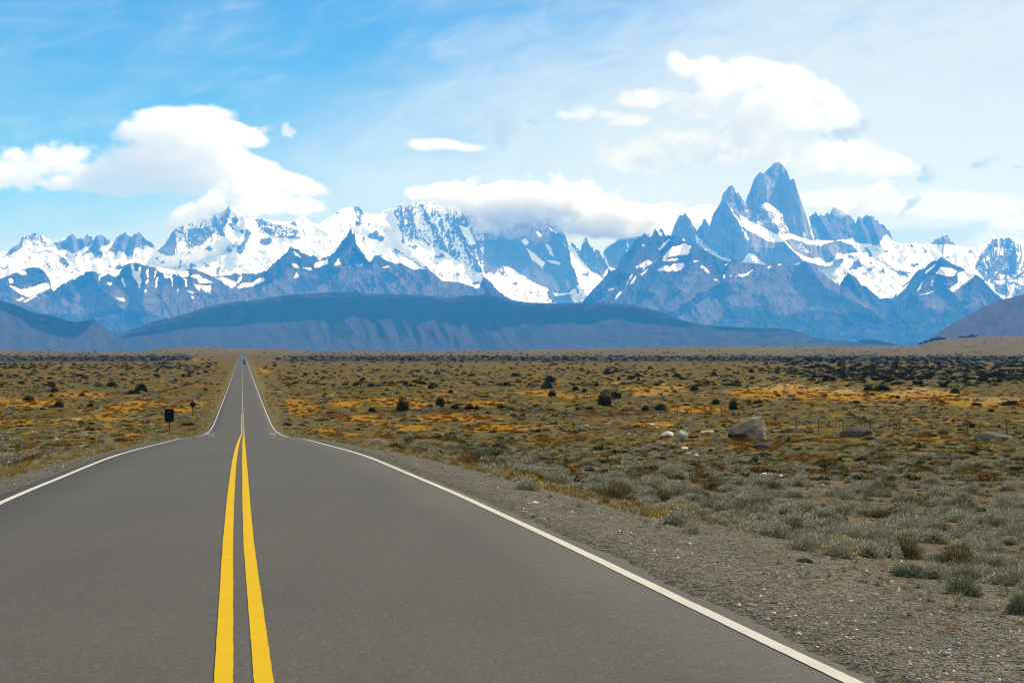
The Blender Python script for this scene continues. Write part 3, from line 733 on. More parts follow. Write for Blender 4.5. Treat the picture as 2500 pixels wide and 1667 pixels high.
sheet('right_foothill', skyE, [(2230, 862), (2560, 862)], 2.0, 15500, 20.0, mat_mtn, jag=0.2,
      relief=[('r', 80, 60, 60, 63), ('n', 30, 18, 24, 64)], bias=-3.0, tone=toneE, seed=65)
# ------------------------------------------------------------------ the lie of the land
_RY = np.array([-60, -30, 0, 11, 13.8, 20.5, 31.7, 39.7, 45.5, 53.5, 64.7, 81.3, 106.7, 125, 147, 174, 210, 234, 258, 304, 335, 457, 683, 1139, 2094, 3300, 4200, 20000.0])
_RD = np.array([1.1, 1.35, 1.62, 1.80, 1.857, 1.965, 2.21, 2.43, 2.58, 2.80, 3.18, 3.79, 4.71, 5.45, 6.35, 7.36, 8.45, 8.87, 9.02, 9.14, 9.22, 9.45, 9.65, 9.83, 9.85, 10.05, 10.1, 10.1])
_gx = np.linspace(math.log(20), math.log(20100), 1500)
_gy = np.interp(np.exp(_gx) - 80, _RY, _RD)
_k = np.hanning(23); _k /= _k.sum()
_gy = np.convolve(np.pad(_gy, 11, 'edge'), _k, 'valid')


def road_z(Y):
    return CAMZ - np.interp(np.log(np.maximum(Y + 80, 20)), _gx, _gy)


_OY = [-60, 11, 20.5, 28, 39.7, 47, 75, 107, 174, 300, 5000]
_OX = [0.02, 0.009, -0.04, -0.055, -0.063, -0.068, -0.06, -0.03, 0.03, 0.0, 0.0]


def road_x(Y):
    return (591.6 - HX) / F * np.asarray(Y, float) + np.interp(Y, _OY, _OX)


HALF = 3.37     # centre to the middle of the edge line
_NY = [-60, 10, 20, 32, 40, 60, 80, 100, 120, 150, 178, 190, 200, 237, 260, 5000, 50000]
_ND = [1.6, 2.0, 2.75, 3.8, 4.3, 4.95, 5.5, 6.2, 6.7, 7.15, 7.6, 8.3, 8.7, 9.85, 9.98, 10.0, 10.0]
_SX = [-400, 0, 60, 300, 340, 380, 420, 500, 560, 620, 700, 770, 800, 870, 950, 1050, 1200, 1300, 1400, 1500, 1600, 1700, 1860, 2100, 2240, 2270, 2300, 2340, 2400, 2500, 2900]
_SY = [855, 854, 856, 857.5, 859, 853, 848, 846, 850, 850, 852, 857, 857.5, 855.5, 856.5, 857, 855, 853, 851, 849, 846.5, 846, 845, 844.5, 843.5, 834, 829, 826, 821.5, 820.5, 826]


def land_z(X, Y):
    X = np.asarray(X, float); Y = np.asarray(Y, float)
    Ys = np.maximum(Y, 1.0)
    d = np.abs(X - road_x(Y)) - HALF - 0.35
    n = CAMZ - np.interp(Y, _NY, _ND)
    amp = np.interp(Y, [0, 30, 100, 250, 600, 2000, 5000], [0.15, 0.25, 0.5, 0.7, 0.9, 0.5, 0.0])
    n = n + amp * fbm(X / 34.0 + 3.1, Y / 60.0, 3, 201) * np.clip(d / 25, 0, 1)
    n = n + 0.10 * fbm(X / 3.2, Y / 4.2, 3, 202) * np.interp(Y, [0, 400, 1500], [1, 1, 0])
    # hand-placed swells and hollows beside the crest: (x px, y px, distance, radius across, radius along, height)
    for px, Yc, rx, ry, h in ((930, 455, 16, 45, 2.2), (1000, 420, 14, 25, 0.8), (850, 352, 16, 14, -1.1), (985, 350, 14, 12, -1.2), (760, 330, 9, 24, 1.0),
                              (300, 330, 26, 16, 0.9), (120, 400, 20, 20, 0.6), (1650, 470, 40, 26, 0.9), (2150, 560, 60, 50, 1.3), (1180, 380, 18, 14, -0.8), (1450, 330, 30, 18, -0.5)):
        xc = (px - HX) / F * Yc
        n = n + h * np.exp(-((X - xc) / rx) ** 2 - ((Y - Yc) / ry) ** 2)
    rz = road_z(Y)
    w = np.interp(Y, [0, 30, 60, 120, 200, 300, 1000], [9, 10, 12, 14, 11, 8, 12])
    t = sstep(d, 0.9, w)
    near = rz - 0.035 - 0.05 * np.clip(d, 0, 3) - 0.012 * np.clip(d, 0, 1)
    z = near * (1 - t) + n * t
    z = z + 0.012 * fbm(X / 0.5, Y / 0.7, 2, 203) * np.clip(d * 2, 0, 1) * (Y < 150)
    z = np.where(d < 0.0, rz - 0.10 + 0.065 * np.clip(1 + d / 0.35, 0, 1), z)
    px = HX + F * X / Ys
    far = CAMZ - (np.interp(px, _SX, _SY) - HY) * 7000 / F
    z = z + sstep(Y, 3300, 7000) * (far - 0 + 0.8 * fbm(X / 260, Y / 500, 3, 204)) * (Y < 30000)
    z = np.where(Y > 7000, z - (Y - 7000) * 0.02, z)
    return z


def ground_hit(px, py, y0=8.0, y1=6500.0):
    """where the ray through a photograph pixel meets the land"""
    Y = np.exp(np.linspace(math.log(y0), math.log(y1), 900))
    X = (px - HX) / F * Y
    z = CAMZ + (HY - py) / F * Y
    s = land_z(X, Y) - z
    i = int(np.argmax(s > 0)) if (s > 0).any() else 899
    i = max(i, 1)
    t = s[i - 1] / (s[i - 1] - s[i]) if s[i] != s[i - 1] else 0
    Yh = Y[i - 1] + (Y[i] - Y[i - 1]) * float(np.clip(t, 0, 1))
    Xh = (px - HX) / F * Yh
    return Xh, Yh, float(land_z(np.array([Xh]), np.array([Yh]))[0])


# ---- cover: what grows where, and painted shade (all in world coordinates)
C_GRAVEL = np.array((0.098, 0.090, 0.068)); C_SAND = np.array((0.20, 0.165, 0.125)); C_OLIVE = np.array((0.064, 0.046, 0.003)); C_SAGE = np.array((0.085, 0.068, 0.020))
C_ORANGE = np.array((0.20, 0.102, 0.002)); C_OCHRE = np.array((0.145, 0.080, 0.006)); C_RUST = np.array((0.125, 0.048, 0.003)); C_TAN = np.array((0.24, 0.150, 0.045)); C_DARK = np.array((0.014, 0.016, 0.008))
C_GREEN = np.array((0.042, 0.050, 0.008)); C_FAR = np.array((0.080, 0.056, 0.007))
ORANGE_SPOTS = [(845, 985, 40, 10), (960, 978, 75, 9), (1010, 990, 40, 10), (745, 1000, 40, 16), (720, 985, 25, 12), (880, 1022, 60, 10), (790, 1053, 35, 9), (860, 1062, 25, 6), (930, 1068, 35, 10), (1100, 1020, 90, 12),
                (1220, 1045, 80, 10), (1000, 1045, 50, 8), (1190, 985, 50, 8), (1330, 960, 60, 8), (1420, 968, 50, 7), (1600, 950, 80, 10), (1900, 960, 110, 18), (2080, 968, 80, 12), (2250, 965, 120, 14), (2400, 985, 100, 10), (1700, 1000, 90, 10),
                (1600, 1035, 60, 6), (1850, 1090, 60, 14), (2050, 1075, 60, 8), (2300, 1075, 60, 6), (1350, 1080, 50, 8), (1980, 1120, 60, 8),
                (250, 1020, 50, 10), (170, 1090, 35, 9), (100, 1095, 30, 7), (210, 1082, 28, 6), (320, 1063, 22, 6), (410, 1030, 25, 7), (440, 1000, 40, 10), (60, 985, 90, 10), (200, 965, 70, 8), (300, 1000, 50, 9), (30, 1030, 60, 8),
                (480, 985, 25, 6), (350, 985, 60, 7), (80, 870, 90, 4), (450, 880, 60, 4), (640, 905, 20, 8)]
TAN_SPOTS = [(1930, 945, 110, 12), (2060, 955, 60, 8), (2250, 955, 90, 9), (2420, 975, 90, 8), (2200, 962, 50, 6), (1590, 962, 60, 5), (1500, 935, 40, 3), (2440, 1090, 60, 7), (1640, 938, 30, 3), (180, 1022, 60, 5)]
GREEN_SPOTS = [(1240, 990, 40, 8), (2350, 940, 90, 12), (1950, 1155, 90, 14), (1800, 945, 60, 4), (1600, 938, 60, 5), (2100, 1140, 120, 12), (620, 925, 20, 8), (260, 945, 60, 6), (1140, 975, 30, 5), (420, 1025, 25, 8)]
SHADE_SPOTS = [(1010, 1003, 90, 6), (1110, 1000, 60, 7), (1290, 1003, 60, 5), (950, 1012, 30, 5), (820, 1012, 30, 8), (1450, 1010, 100, 7), (1580, 1005, 60, 8), (60, 1018, 60, 4), (330, 958, 60, 5), (100, 955, 60, 4)]  # shade below the orange bank and in the gully, painted dark


def spots(px, py, L):
    m = np.zeros(px.shape)
    for cx, cy, rx, ry in L:
        rx, ry = rx * 1.3, ry * 1.15
        m = np.maximum(m, 1 - np.sqrt(((px - cx) / rx) ** 2 + ((py - cy) / ry) ** 2))
    return m


def cover(X, Y, z):
    Ys = np.maximum(Y, 3.0)
    px = HX + F * X / Ys
    py = HY - F * (z - CAMZ) / Ys
    d = np.abs(X - road_x(Y)) - HALF - 0.35
    n1 = fbm(X / 9.0, Y / 22.0, 4, 301, 0.6)
    n2 = fbm(X / 2.6 + 4, Y / 7.0, 4, 302, 0.6)
    n3 = fbm(X / 30.0, Y / 80.0, 4, 303, 0.6)
    n4 = fbm(X / 0.7, Y / 1.6, 3, 304, 0.6)
    wob = 0.35 * n1 + 0.5 * n2
    c = np.empty(X.shape + (3,)); c[:] = C_OLIVE
    def put(mask, colr):
        nonlocal c
        m = np.clip(mask, 0, 1)[..., None]
        c = c * (1 - m) + colr * m
    put(sstep(n2 + 0.3 * n3, -0.15, 0.35) * 0.75, C_SAGE)
    put(sstep(n1 + 0.6 * n2 - 0.1 * n3, 0.12, 0.45) * 0.8, C_OCHRE)
    mid = sstep(Y, 120, 260)
    put(sstep(n1 * 0.7 - n2 * 0.7 + 0.4 * n3, 0.22, 0.5) * 0.7 * mid, C_RUST)
    put(sstep(1.25 * spots(px, py, ORANGE_SPOTS) + 1.2 * wob, 0.02, 0.50) * mid, C_ORANGE)
    put(sstep(spots(px, py, GREEN_SPOTS) + wob, 0.12, 0.6) * 0.8, C_GREEN)
    put(sstep(spots(px, py, SHADE_SPOTS) + 0.5 * wob, 0.05, 0.35) * 0.9, C_RUST * 0.30)  # darkened ground colour stands in for shade in the hollows
    put(sstep(spots(px, py, TAN_SPOTS) + 1.3 * wob, 0.15, 0.6) * 0.85, C_TAN)
    # bare stony ground between the shrubs close by
    put((1 - sstep(Y, 60, 170)) * (0.45 + 0.35 * sstep(n2, -0.3, 0.3)), C_GRAVEL * 1.0)
    put((1 - sstep(Y, 60, 150)) * sstep(n1 + 0.5 * n2, 0.10, 0.45) * 0.55, C_OCHRE * 0.8)
    put((1 - sstep(Y, 60, 150)) * sstep(n2 - n1, 0.30, 0.6) * 0.35, C_GREEN * 1.3)
    # road shoulder gravel
    gw = np.interp(Y, [0, 20, 60, 150, 400, 1500], [3.4, 3.6, 3.0, 1.7, 1.2, 1.4]) * np.where(X < road_x(Y), 0.45, 1.0)
    put(1 - sstep(d + 0.9 * n2 + 0.4 * n4, gw * 0.6, gw * 1.5), C_GRAVEL * (1 + 0.10 * n4[..., None]))
    put((1 - sstep(d, 0.0, 0.5)) * 0.5, C_GRAVEL * 0.75)
    verge = (1 - sstep(d + n2, gw * 1.3, gw * 3.2)) * sstep(Y, 60, 150)
    put(verge * 0.7, C_SAGE * 1.2)
    # far bands
    far = sstep(Y, 1300, 2600)
    put(far, C_FAR * (1 + 0.3 * n3[..., None]))
    put(sstep(Y, 700, 1400) * sstep(n3 + 0.5 * n1, 0.0, 0.35) * 0.5, C_OLIVE)
    right = (px > 690) | (px < 470)
    belt = sstep(py + 2.0 * n3 + 1.2 * n1, 868, 870.5) * (1 - sstep(py + 3.5 * n3, 880, 886)) * right * (0.8 + 0.3 * n2)
    put(belt * 1.0, C_DARK)
    put(sstep(Y, 3000, 4200) * 1.0, C_FAR * (1.15 + 0.25 * fbm(X / 300, Y / 400, 3, 305)[..., None]))
    put(sstep(Y, 3000, 4200) * sstep(fbm(X / 90, Y / 260, 5, 306, 0.65), 0.08, 0.35) * 0.55, C_DARK * 2.2)
    return np.clip(c * (1 + 0.18 * n4[..., None] * (Y < 300)[..., None]), 0, 1), d


def mat_ground():
    m = bpy.data.materials.new('steppe_soil')
    m.use_nodes = True
    T = NT(m.node_tree)
    at = T.n('ShaderNodeAttribute', attribute_name='col')
    g = T.n('ShaderNodeAttribute', attribute_name='stony')
    tc = T.n('ShaderNodeTexCoord')
    P = tc.outputs['Object']
    vo = T.n('ShaderNodeTexVoronoi')
    T.put(vo.inputs['Vector'], P)
    vo.inputs['Scale'].default_value = 34.0
    vo.inputs['Randomness'].default_value = 1.0
    vs = T.n('ShaderNodeSeparateColor')
    T.put(vs.inputs[0], vo.outputs['Color'])
    vo2 = T.n('ShaderNodeTexVoronoi')
    T.put(vo2.inputs['Vector'], P)
    vo2.inputs['Scale'].default_value = 13.0
    vs2 = T.n('ShaderNodeSeparateColor')
    T.put(vs2.inputs[0], vo2.outputs['Color'])
    n1 = T.noise(P, 6.0, 8, 0.7)
    n2 = T.noise(P, 0.9, 8, 0.75)
    n3 = T.noise(P, 0.18, 7, 0.7)
    stone = T.m('ADD', 0.30, T.m('MULTIPLY', vs.outputs[0], 1.1))
    stone = T.m('ADD', stone, T.m('MULTIPLY', T.m('SUBTRACT', vs2.outputs[1], 0.5), 0.5))
    veg = T.m('ADD', T.m('MULTIPLY', T.sm(n2, 0.34, 0.64), 0.95), 0.42)
    veg = T.m('MULTIPLY', veg, T.m('ADD', T.m('MULTIPLY', T.sm(n3, 0.36, 0.62), 0.45), 0.80))
    gsep = T.n('ShaderNodeSeparateColor')
    T.put(gsep.inputs[0], g.outputs[0])
    gv = gsep.outputs[0]
    f = T.m('ADD', T.m('MULTIPLY', stone, gv), T.m('MULTIPLY', veg, T.m('SUBTRACT', 1.0, gv)))
    f = T.m('MULTIPLY', f, T.m('ADD', 0.8, T.m('MULTIPLY', n1, 0.4)))
    c = T.mix(1.0, at.outputs[0], T.comb(f, f, f), 'MULTIPLY')
    warm = T.mix(T.m('MULTIPLY', vs.outputs[1], gv), (1.10, 0.99, 0.86, 1), (0.90, 0.99, 1.08, 1))
    c = T.mix(T.m('MULTIPLY', gv, 0.9), c, T.mix(1.0, c, warm, 'MULTIPLY'))
    p = T.n('ShaderNodeBsdfPrincipled')
    T.put(p.inputs['Base Color'], c)
    p.inputs['Roughness'].default_value = 0.95
    p.inputs['Specular IOR Level'].default_value = 0.05
    b = T.n('ShaderNodeBump')
    b.inputs['Strength'].default_value = 0.7
    b.inputs['Distance'].default_value = 0.02
    T.put(b.inputs['Height'], T.m('ADD', T.m('MULTIPLY', vo.outputs['Distance'], -1.2), T.m('MULTIPLY', n1, 0.8)))
    T.put(p.inputs['Normal'], b.outputs[0])
    o = T.n('ShaderNodeOutputMaterial')
    T.put(o.inputs['Surface'], p.outputs[0])
    return m


def build_ground():
    rows = [-38.0]
    while rows[-1] < 15000:
        y = rows[-1]
        rows.append(y + np.interp(y, [-38, 0, 8, 60, 200, 1000, 4000, 15000], [3.0, 0.5, 0.16, 0.35, 0.9, 6.0, 40.0, 400.0]))
    rows = np.array(rows)
    t = list(np.arange(-0.30, 0.2601, 0.0017))
    lft, rgt = [], []
    s = 0.003; a = -0.30
    while a > -2.4:
        a -= s; s *= 1.25; lft.append(a)
    s = 0.003; a = t[-1]
    while a < 2.4:
        a += s; s *= 1.25; rgt.append(a)
    t = np.array(lft[::-1] + t + rgt)
    Y, Tt = np.meshgrid(rows, t, indexing='ij')
    X = Tt * (Y + 42.0) * np.interp(Y, [0, 100, 15000], [1.0, 1.0, 1.0])
    # line the columns up with the road edge so that the shoulder keeps a clean step
    z = land_z(X, Y)
    c, d = cover(X, Y, z)
    st = (1 - sstep(d, 3.0, 6.5)) * (1 - sstep(Y, 160, 400))
    st = np.maximum(st, (1 - sstep(Y, 40, 130)) * 0.55)
    V = np.stack([X, Y, z], -1).reshape(-1, 3)
    f = grid_faces(len(rows), len(t))
    g = mesh_np('plain_ground', V, f, mat_ground(), {'col': c.reshape(-1, 3), 'stony': np.repeat(st.reshape(-1, 1), 3, 1)})
    g['kind'] = 'structure'
    return g


build_ground()


# ------------------------------------------------------------------ the road and its paint
def mat_asphalt():
    m = bpy.data.materials.new('asphalt')
    m.use_nodes = True
    T = NT(m.node_tree)
    tc = T.n('ShaderNodeTexCoord')
    P = tc.outputs['Object']
    fine = T.noise(P, 70.0, 5, 0.75)
    mid = T.noise(P, 9.0, 6, 0.65)
    mp = T.n('ShaderNodeMapping')
    T.put(mp.inputs[0], P)
    mp.inputs['Rotation'].default_value = (0, 0, R(-7.5))
    mp.inputs['Scale'].default_value = (1.0, 0.06, 1.0)
    streak = T.noise(mp.outputs[0], 1.1, 5, 0.6)
    big = T.noise(P, 0.25, 4, 0.6)
    vo = T.n('ShaderNodeTexVoronoi')
    T.put(vo.inputs['Vector'], P)
    vo.inputs['Scale'].default_value = 55.0
    vs = T.n('ShaderNodeSeparateColor')
    T.put(vs.inputs[0], vo.outputs['Color'])
    speck = T.sm(vs.outputs[0], 0.95, 0.99)
    f = T.m('ADD', 0.50, T.m('MULTIPLY', fine, 0.95))
    f = T.m('ADD', f, T.m('MULTIPLY', T.m('SUBTRACT', vs.outputs[1], 0.5), 0.40))
    f = T.m('ADD', f, T.m('MULTIPLY', T.m('SUBTRACT', mid, 0.5), 0.30))
    f = T.m('ADD', f, T.m('MULTIPLY', T.m('SUBTRACT', streak, 0.5), 0.38))
    f = T.m('ADD', f, T.m('MULTIPLY', T.m('SUBTRACT', big, 0.5), 0.25))
    f = T.m('ADD', f, T.m('MULTIPLY', speck, 0.8))
    c = T.mix(1.0, ASPHALT, T.comb(f, f, f), 'MULTIPLY')
    c = T.mix(T.m('MULTIPLY', vs.outputs[2], 0.5), c, T.mix(1.0, c, (1.12, 0.98, 0.86, 1), 'MULTIPLY'))
    p = T.n('ShaderNodeBsdfPrincipled')
    T.put(p.inputs['Base Color'], c)
    p.inputs['Roughness'].default_value = 0.82
    p.inputs['Specular IOR Level'].default_value = 0.25
    b = T.n('ShaderNodeBump')
    b.inputs['Strength'].default_value = 0.35
    b.inputs['Distance'].default_value = 0.004
    T.put(b.inputs['Height'], T.m('ADD', fine, vo.outputs['Distance']))
    T.put(p.inputs['Normal'], b.outputs[0])
    o = T.n('ShaderNodeOutputMaterial')
    T.put(o.inputs['Surface'], p.outputs[0])
    return m


def mat_paint(name, rgb, wear=0.25):
    m = bpy.data.materials.new(name)
    m.use_nodes = True
    T = NT(m.node_tree)
    tc = T.n('ShaderNodeTexCoord')
    P = tc.outputs['Object']
    mp = T.n('ShaderNodeMapping')
    T.put(mp.inputs[0], P)
    mp.inputs['Scale'].default_value = (0.25, 1.0, 1.0)
    fine = T.noise(mp.outputs[0], 40.0, 5, 0.7)
    mid = T.noise(P, 2.5, 5, 0.6)
    f = T.m('ADD', 0.86, T.m('MULTIPLY', mid, 0.26))
    c = T.mix(1.0, (*rgb, 1), T.comb(f, f, f), 'MULTIPLY')
    w = T.m('MULTIPLY', T.sm(T.m('ADD', fine, T.m('MULTIPLY', mid, 0.25)), 0.80, 0.92), wear * 3)
    c = T.mix(T.m('MINIMUM', w, 0.7), c, (rgb[0] * 0.45, rgb[1] * 0.42, rgb[2] * 0.4, 1))
    p = T.n('ShaderNodeBsdfPrincipled')
    T.put(p.inputs['Base Color'], c)
    p.inputs['Roughness'].default_value = 0.8
    p.inputs['Specular IOR Level'].default_value = 0.08
    o = T.n('ShaderNodeOutputMaterial')
    T.put(o.inputs['Surface'], p.outputs[0])
    return m


ASPHALT = (0.051, 0.048, 0.038, 1)
M_ASPH = mat_asphalt()
M_WHITE = mat_paint('white_road_paint', (0.385, 0.365, 0.305))
M_YELLOW = mat_paint('yellow_road_paint', (0.41, 0.262, 0.0))


def road_rows(y0, y1, fine=0.05, k=0.012):
    r = [y0]
    while r[-1] < y1:
        r.append(r[-1] + max(fine, abs(r[-1]) * k) if r[-1] > 5 else r[-1] + 0.5)
    r[-1] = y1
    return np.array(r)


def build_road():
    Y = road_rows(-40, 3400, 0.06, 0.005)
    nn = 0.06 * fbm(Y / 0.35, Y * 0, 3, 401) + 0.07 * fbm(Y / 2.2, Y * 0, 3, 402)
    nr = 0.09 * fbm(Y / 0.30, Y * 0, 4, 403, 0.6) + 0.10 * fbm(Y / 2.6, Y * 0, 3, 404)
    cols = []
    cx = road_x(Y); cz = road_z(Y)
    offs = [-(HALF + 0.27), -2.4, -1.2, 0, 1.2, 2.4, HALF + 0.15]
    for i, o in enumerate(offs):
        x = cx + o
        if i == 0: x = x + nn
        if i == len(offs) - 1: x = x + nr + np.interp(Y, [11, 18, 30, 60], [0.0, 0.07, 0.03, 0.0])
        cols.append(np.stack([x, Y, cz - 0.012 * abs(o)], -1))
    # broken outer edge turned down into the gravel
    for k, s in ((0, -1), (-1, 1)):
        e = cols[k].copy(); e[:, 0] += s * 0.03; e[:, 2] -= 0.09
        if s < 0: cols.insert(0, e)
        else: cols.append(e)
    V = np.stack(cols, 1)
    f = grid_faces(len(Y), V.shape[1])
    o = mesh_np('road', V.reshape(-1, 3), f, M_ASPH)
    o['kind'] = 'structure'


def strip(name, off, w, segs, m, lift=0.006, jit=0.003, seed=1, kfine=0.05):
    V, Fc, n = [], [], 0
    for (a, b) in segs:
        Y = road_rows(a, b, kfine, 0.010)
        l = jit * fbm(Y / 0.08, Y * 0, 3, seed) * 2 + 0.003 * fbm(Y / 1.7, Y * 0 + 3, 2, seed + 1)
        r = jit * fbm(Y / 0.08, Y * 0 + 9, 3, seed + 2) * 2 + 0.003 * fbm(Y / 1.7, Y * 0 + 13, 2, seed + 3)
        o = off(Y) if callable(off) else off
        ww = w(Y) if callable(w) else w
        cx = road_x(Y); z = road_z(Y) - 0.012 * np.abs(o) + lift + np.maximum(Y, 0) * 6e-6
        v = np.stack([np.stack([cx + o - ww / 2 + l, Y, z], -1), np.stack([cx + o + ww / 2 + r, Y, z], -1)], 1).reshape(-1, 3)
        Fc.append(grid_faces(len(Y), 2) + n)
        V.append(v); n += len(v)
    o = mesh_np(name, np.concatenate(V), np.concatenate(Fc), m, smooth=False)
    o['kind'] = 'structure'
    return o


build_road()
yl = lambda Y: -np.interp(Y, [0, 11, 20.5, 39.7, 60, 120, 174, 300], [0.11, 0.110, 0.105, 0.118, 0.115, 0.11, 0.10, 0.08])
yr = lambda Y: np.interp(Y, [0, 11, 20.5, 39.7, 60, 120, 174, 300], [0.11, 0.108, 0.105, 0.115, 0.115, 0.10, 0.09, 0.09])
strip('yellow_centre_line', yl, 0.105, [(-38, 285)], M_YELLOW, seed=11)
strip('yellow_centre_line', yr, 0.107, [(-38, 168)], M_YELLOW, seed=21)
dash = []
y = 171.0
while y < 2050:
    dash.append((y, y + 3.3)); y += 7.8
strip('white_centre_line', lambda Y: np.interp(Y, [170, 290, 330], [0.12, 0.10, 0.0]), 0.13, dash, M_WHITE, seed=31, jit=0.0)
strip('white_edge_line', -HALF, 0.105, [(-38, 118), (121, 128), (133, 136), (150, 2100)], M_WHITE, seed=41)
strip('white_edge_line', HALF, 0.108, [(-38, 113), (117, 125), (131, 134), (152, 2100)], M_WHITE, seed=51)


def scuffs():
    V, Fc, n = [], [], 0
    r = np.random.default_rng(5)
    for s, L in ((-1, [(507, 1061, 5, .8), (514, 1065, 7, 1), (521, 1060, 3, .6), (518, 1068, 6, .6), (509, 1058, 2, .5)]), (1, [(661, 1060.5, 3, .8), (669, 1062, 5, 1), (671, 1060, 3, .6), (664, 1070, 4, .5)])):
        for px, py, w, h in L:
            for q in range(7):
                x, yy, z = ground_hit(px + r.uniform(-w, w), py + r.uniform(-h, h))
                sx, sy = r.uniform(0.03, 0.14), r.uniform(0.4, 2.0)
                zz = float(road_z(yy)) - 0.012 * abs(x - float(road_x(yy))) + 0.007
                k = 6
                a = np.linspace(0, 2 * np.pi, k, endpoint=False)
                rr = r.uniform(0.6, 1.1, k)
                yq = yy + np.sin(a) * sy * rr
                V.append(np.stack([x + np.cos(a) * sx * rr, yq, road_z(yq) - 0.012 * abs(x - float(road_x(yy))) + 0.008], -1))
                Fc += [(n, n + 1, n + 2, n + 3), (n, n + 3, n + 4, n + 5)]
                n += k
    o = mesh_np('worn_white_paint', np.concatenate(V), np.array(Fc), M_WHITE, smooth=False)
    o['kind'] = 'structure'


scuffs()


def mirage():
    # glossy sheet added over the far road; its reflection stands in for the mirage
    m = bpy.data.materials.new('mirage_gloss')
    m.use_nodes = True
    T = NT(m.node_tree)
    p = T.n('ShaderNodeBsdfPrincipled')
    p.inputs['Base Color'].default_value = (0.08, 0.08, 0.08, 1)
    p.inputs['Roughness'].default_value = 0.03
    p.inputs['Specular IOR Level'].default_value = 0.6
    o = T.n('ShaderNodeOutputMaterial')
    T.put(o.inputs['Surface'], p.outputs[0])
    Y = np.linspace(2120, 3380, 40)
    z = road_z(Y) + 0.06
    V = np.stack([np.stack([road_x(Y) - 3.3, Y, z], -1), np.stack([road_x(Y) + 3.3, Y, z], -1)], 1).reshape(-1, 3)
    ob = mesh_np('road_shimmer', V, grid_faces(40, 2), m)
    ob['kind'] = 'structure'


mirage()
# ------------------------------------------------------------------ plants
ORD = ['closest', 'second closest', 'third closest', 'fourth closest', 'fifth closest', 'sixth closest', 'seventh closest', 'eighth closest', 'ninth closest', 'tenth closest'] + ['%dth closest' % k for k in range(11, 60)]
MARKS = []      # (short name, px, py) of things that are easy to find


def label_by_place(items, noun, marks):
    """items: (object, px, py); names each by its nearest landmark, the side it lies on and its rank there"""
    cells = {}
    for o, px, py in items:
        m = min(marks, key=lambda q: math.hypot(q[1] - px, 1.6 * (q[2] - py)))
        dx, dy = px - m[1], 1.6 * (py - m[2])
        side = ('right of' if dx > 0 else 'left of') if abs(dx) > abs(dy) else ('in front of' if dy > 0 else 'beyond')
        cells.setdefault((m[0], side), []).append((math.hypot(dx, dy), o))
    for (nm, side), L in cells.items():
        L.sort(key=lambda t: t[0])
        for k, (_, o) in enumerate(L):
            o['label'] = '%s, %s%s the %s' % (noun, (ORD[k] + ' ') if len(L) > 1 else '', side, nm)


def rgb_pick(pal, n, r):
    pal = np.array(pal)
    i = r.integers(0, len(pal), n)
    return pal[i] * r.uniform(0.75, 1.25, (n, 1))


def blade_cloud(n, L, w, pal, r, lean=0.5, flat=0.75, inner=0.35, clump=0, tip=None):
    """a bush of unit radius made of n slender leaves/twigs on and inside a dome; three vertices each"""
    th = r.uniform(0, 2 * np.pi, n)
    u = r.uniform(0.02, 1.0, n)
    dirs = np.stack([np.cos(th) * np.sqrt(1 - u * u), np.sin(th) * np.sqrt(1 - u * u), u], -1)
    if clump:
        cd = r.normal(size=(clump, 3)); cd[:, 2] = np.abs(cd[:, 2]) * 0.8; cd /= np.linalg.norm(cd, axis=1)[:, None]
        ci = r.integers(0, clump, n)
        dirs = cd[ci] * 0.75 + r.normal(size=(n, 3)) * 0.33
        dirs[:, 2] = np.abs(dirs[:, 2])
        dirs /= np.linalg.norm(dirs, axis=1)[:, None] + 1e-6
        lob = r.uniform(0.72, 1.12, clump)[ci]
    else:
        lob = np.ones(n)
    rad = (inner + (1 - inner) * r.uniform(0, 1, n) ** 0.45) * lob
    base = dirs * rad[:, None] * np.array([1, 1, flat])
    ax = dirs + r.normal(size=(n, 3)) * lean
    ax[:, 2] = np.abs(ax[:, 2]) * 0.9 + 0.15
    ax /= np.linalg.norm(ax, axis=1)[:, None]
    side = np.cross(ax, r.normal(size=(n, 3)))
    side /= np.linalg.norm(side, axis=1)[:, None] + 1e-6
    l = (L * r.uniform(0.6, 1.4, n))[:, None]; ww = (w * r.uniform(0.6, 1.4, n))[:, None]
    V = np.stack([base - side * ww, base + side * ww, base + ax * l], 1).reshape(-1, 3)
    V[:, 2] = np.maximum(V[:, 2], -0.05)
    C = rgb_pick(pal, n, r)
    C = np.repeat(C, 3, 0)
    if tip is not None:
        C = C.reshape(n, 3, 3); C[:, 2] = C[:, 2] * 0.4 + np.array(tip) * 0.6; C = C.reshape(-1, 3)
    F_ = np.arange(3 * n).reshape(-1, 3)
    return V, F_, C


def stems(n, r, colr=(0.10, 0.075, 0.05), w=0.02, h=0.8):
    th = r.uniform(0, 2 * np.pi, n); u = r.uniform(0.35, 0.95, n)
    tip = np.stack([np.cos(th) * np.sqrt(1 - u * u), np.sin(th) * np.sqrt(1 - u * u), u], -1) * h * r.uniform(0.7, 1.1, (n, 1))
    b = tip * 0.05
    side = np.cross(tip, r.normal(size=(n, 3))); side /= np.linalg.norm(side, axis=1)[:, None] + 1e-6
    V = np.stack([b - side * w, b + side * w, tip], 1).reshape(-1, 3)
    C = np.repeat(np.array(colr)[None] * r.uniform(0.7, 1.3, (n, 1)), 3, 0)
    return V, np.arange(3 * n).reshape(-1, 3), C


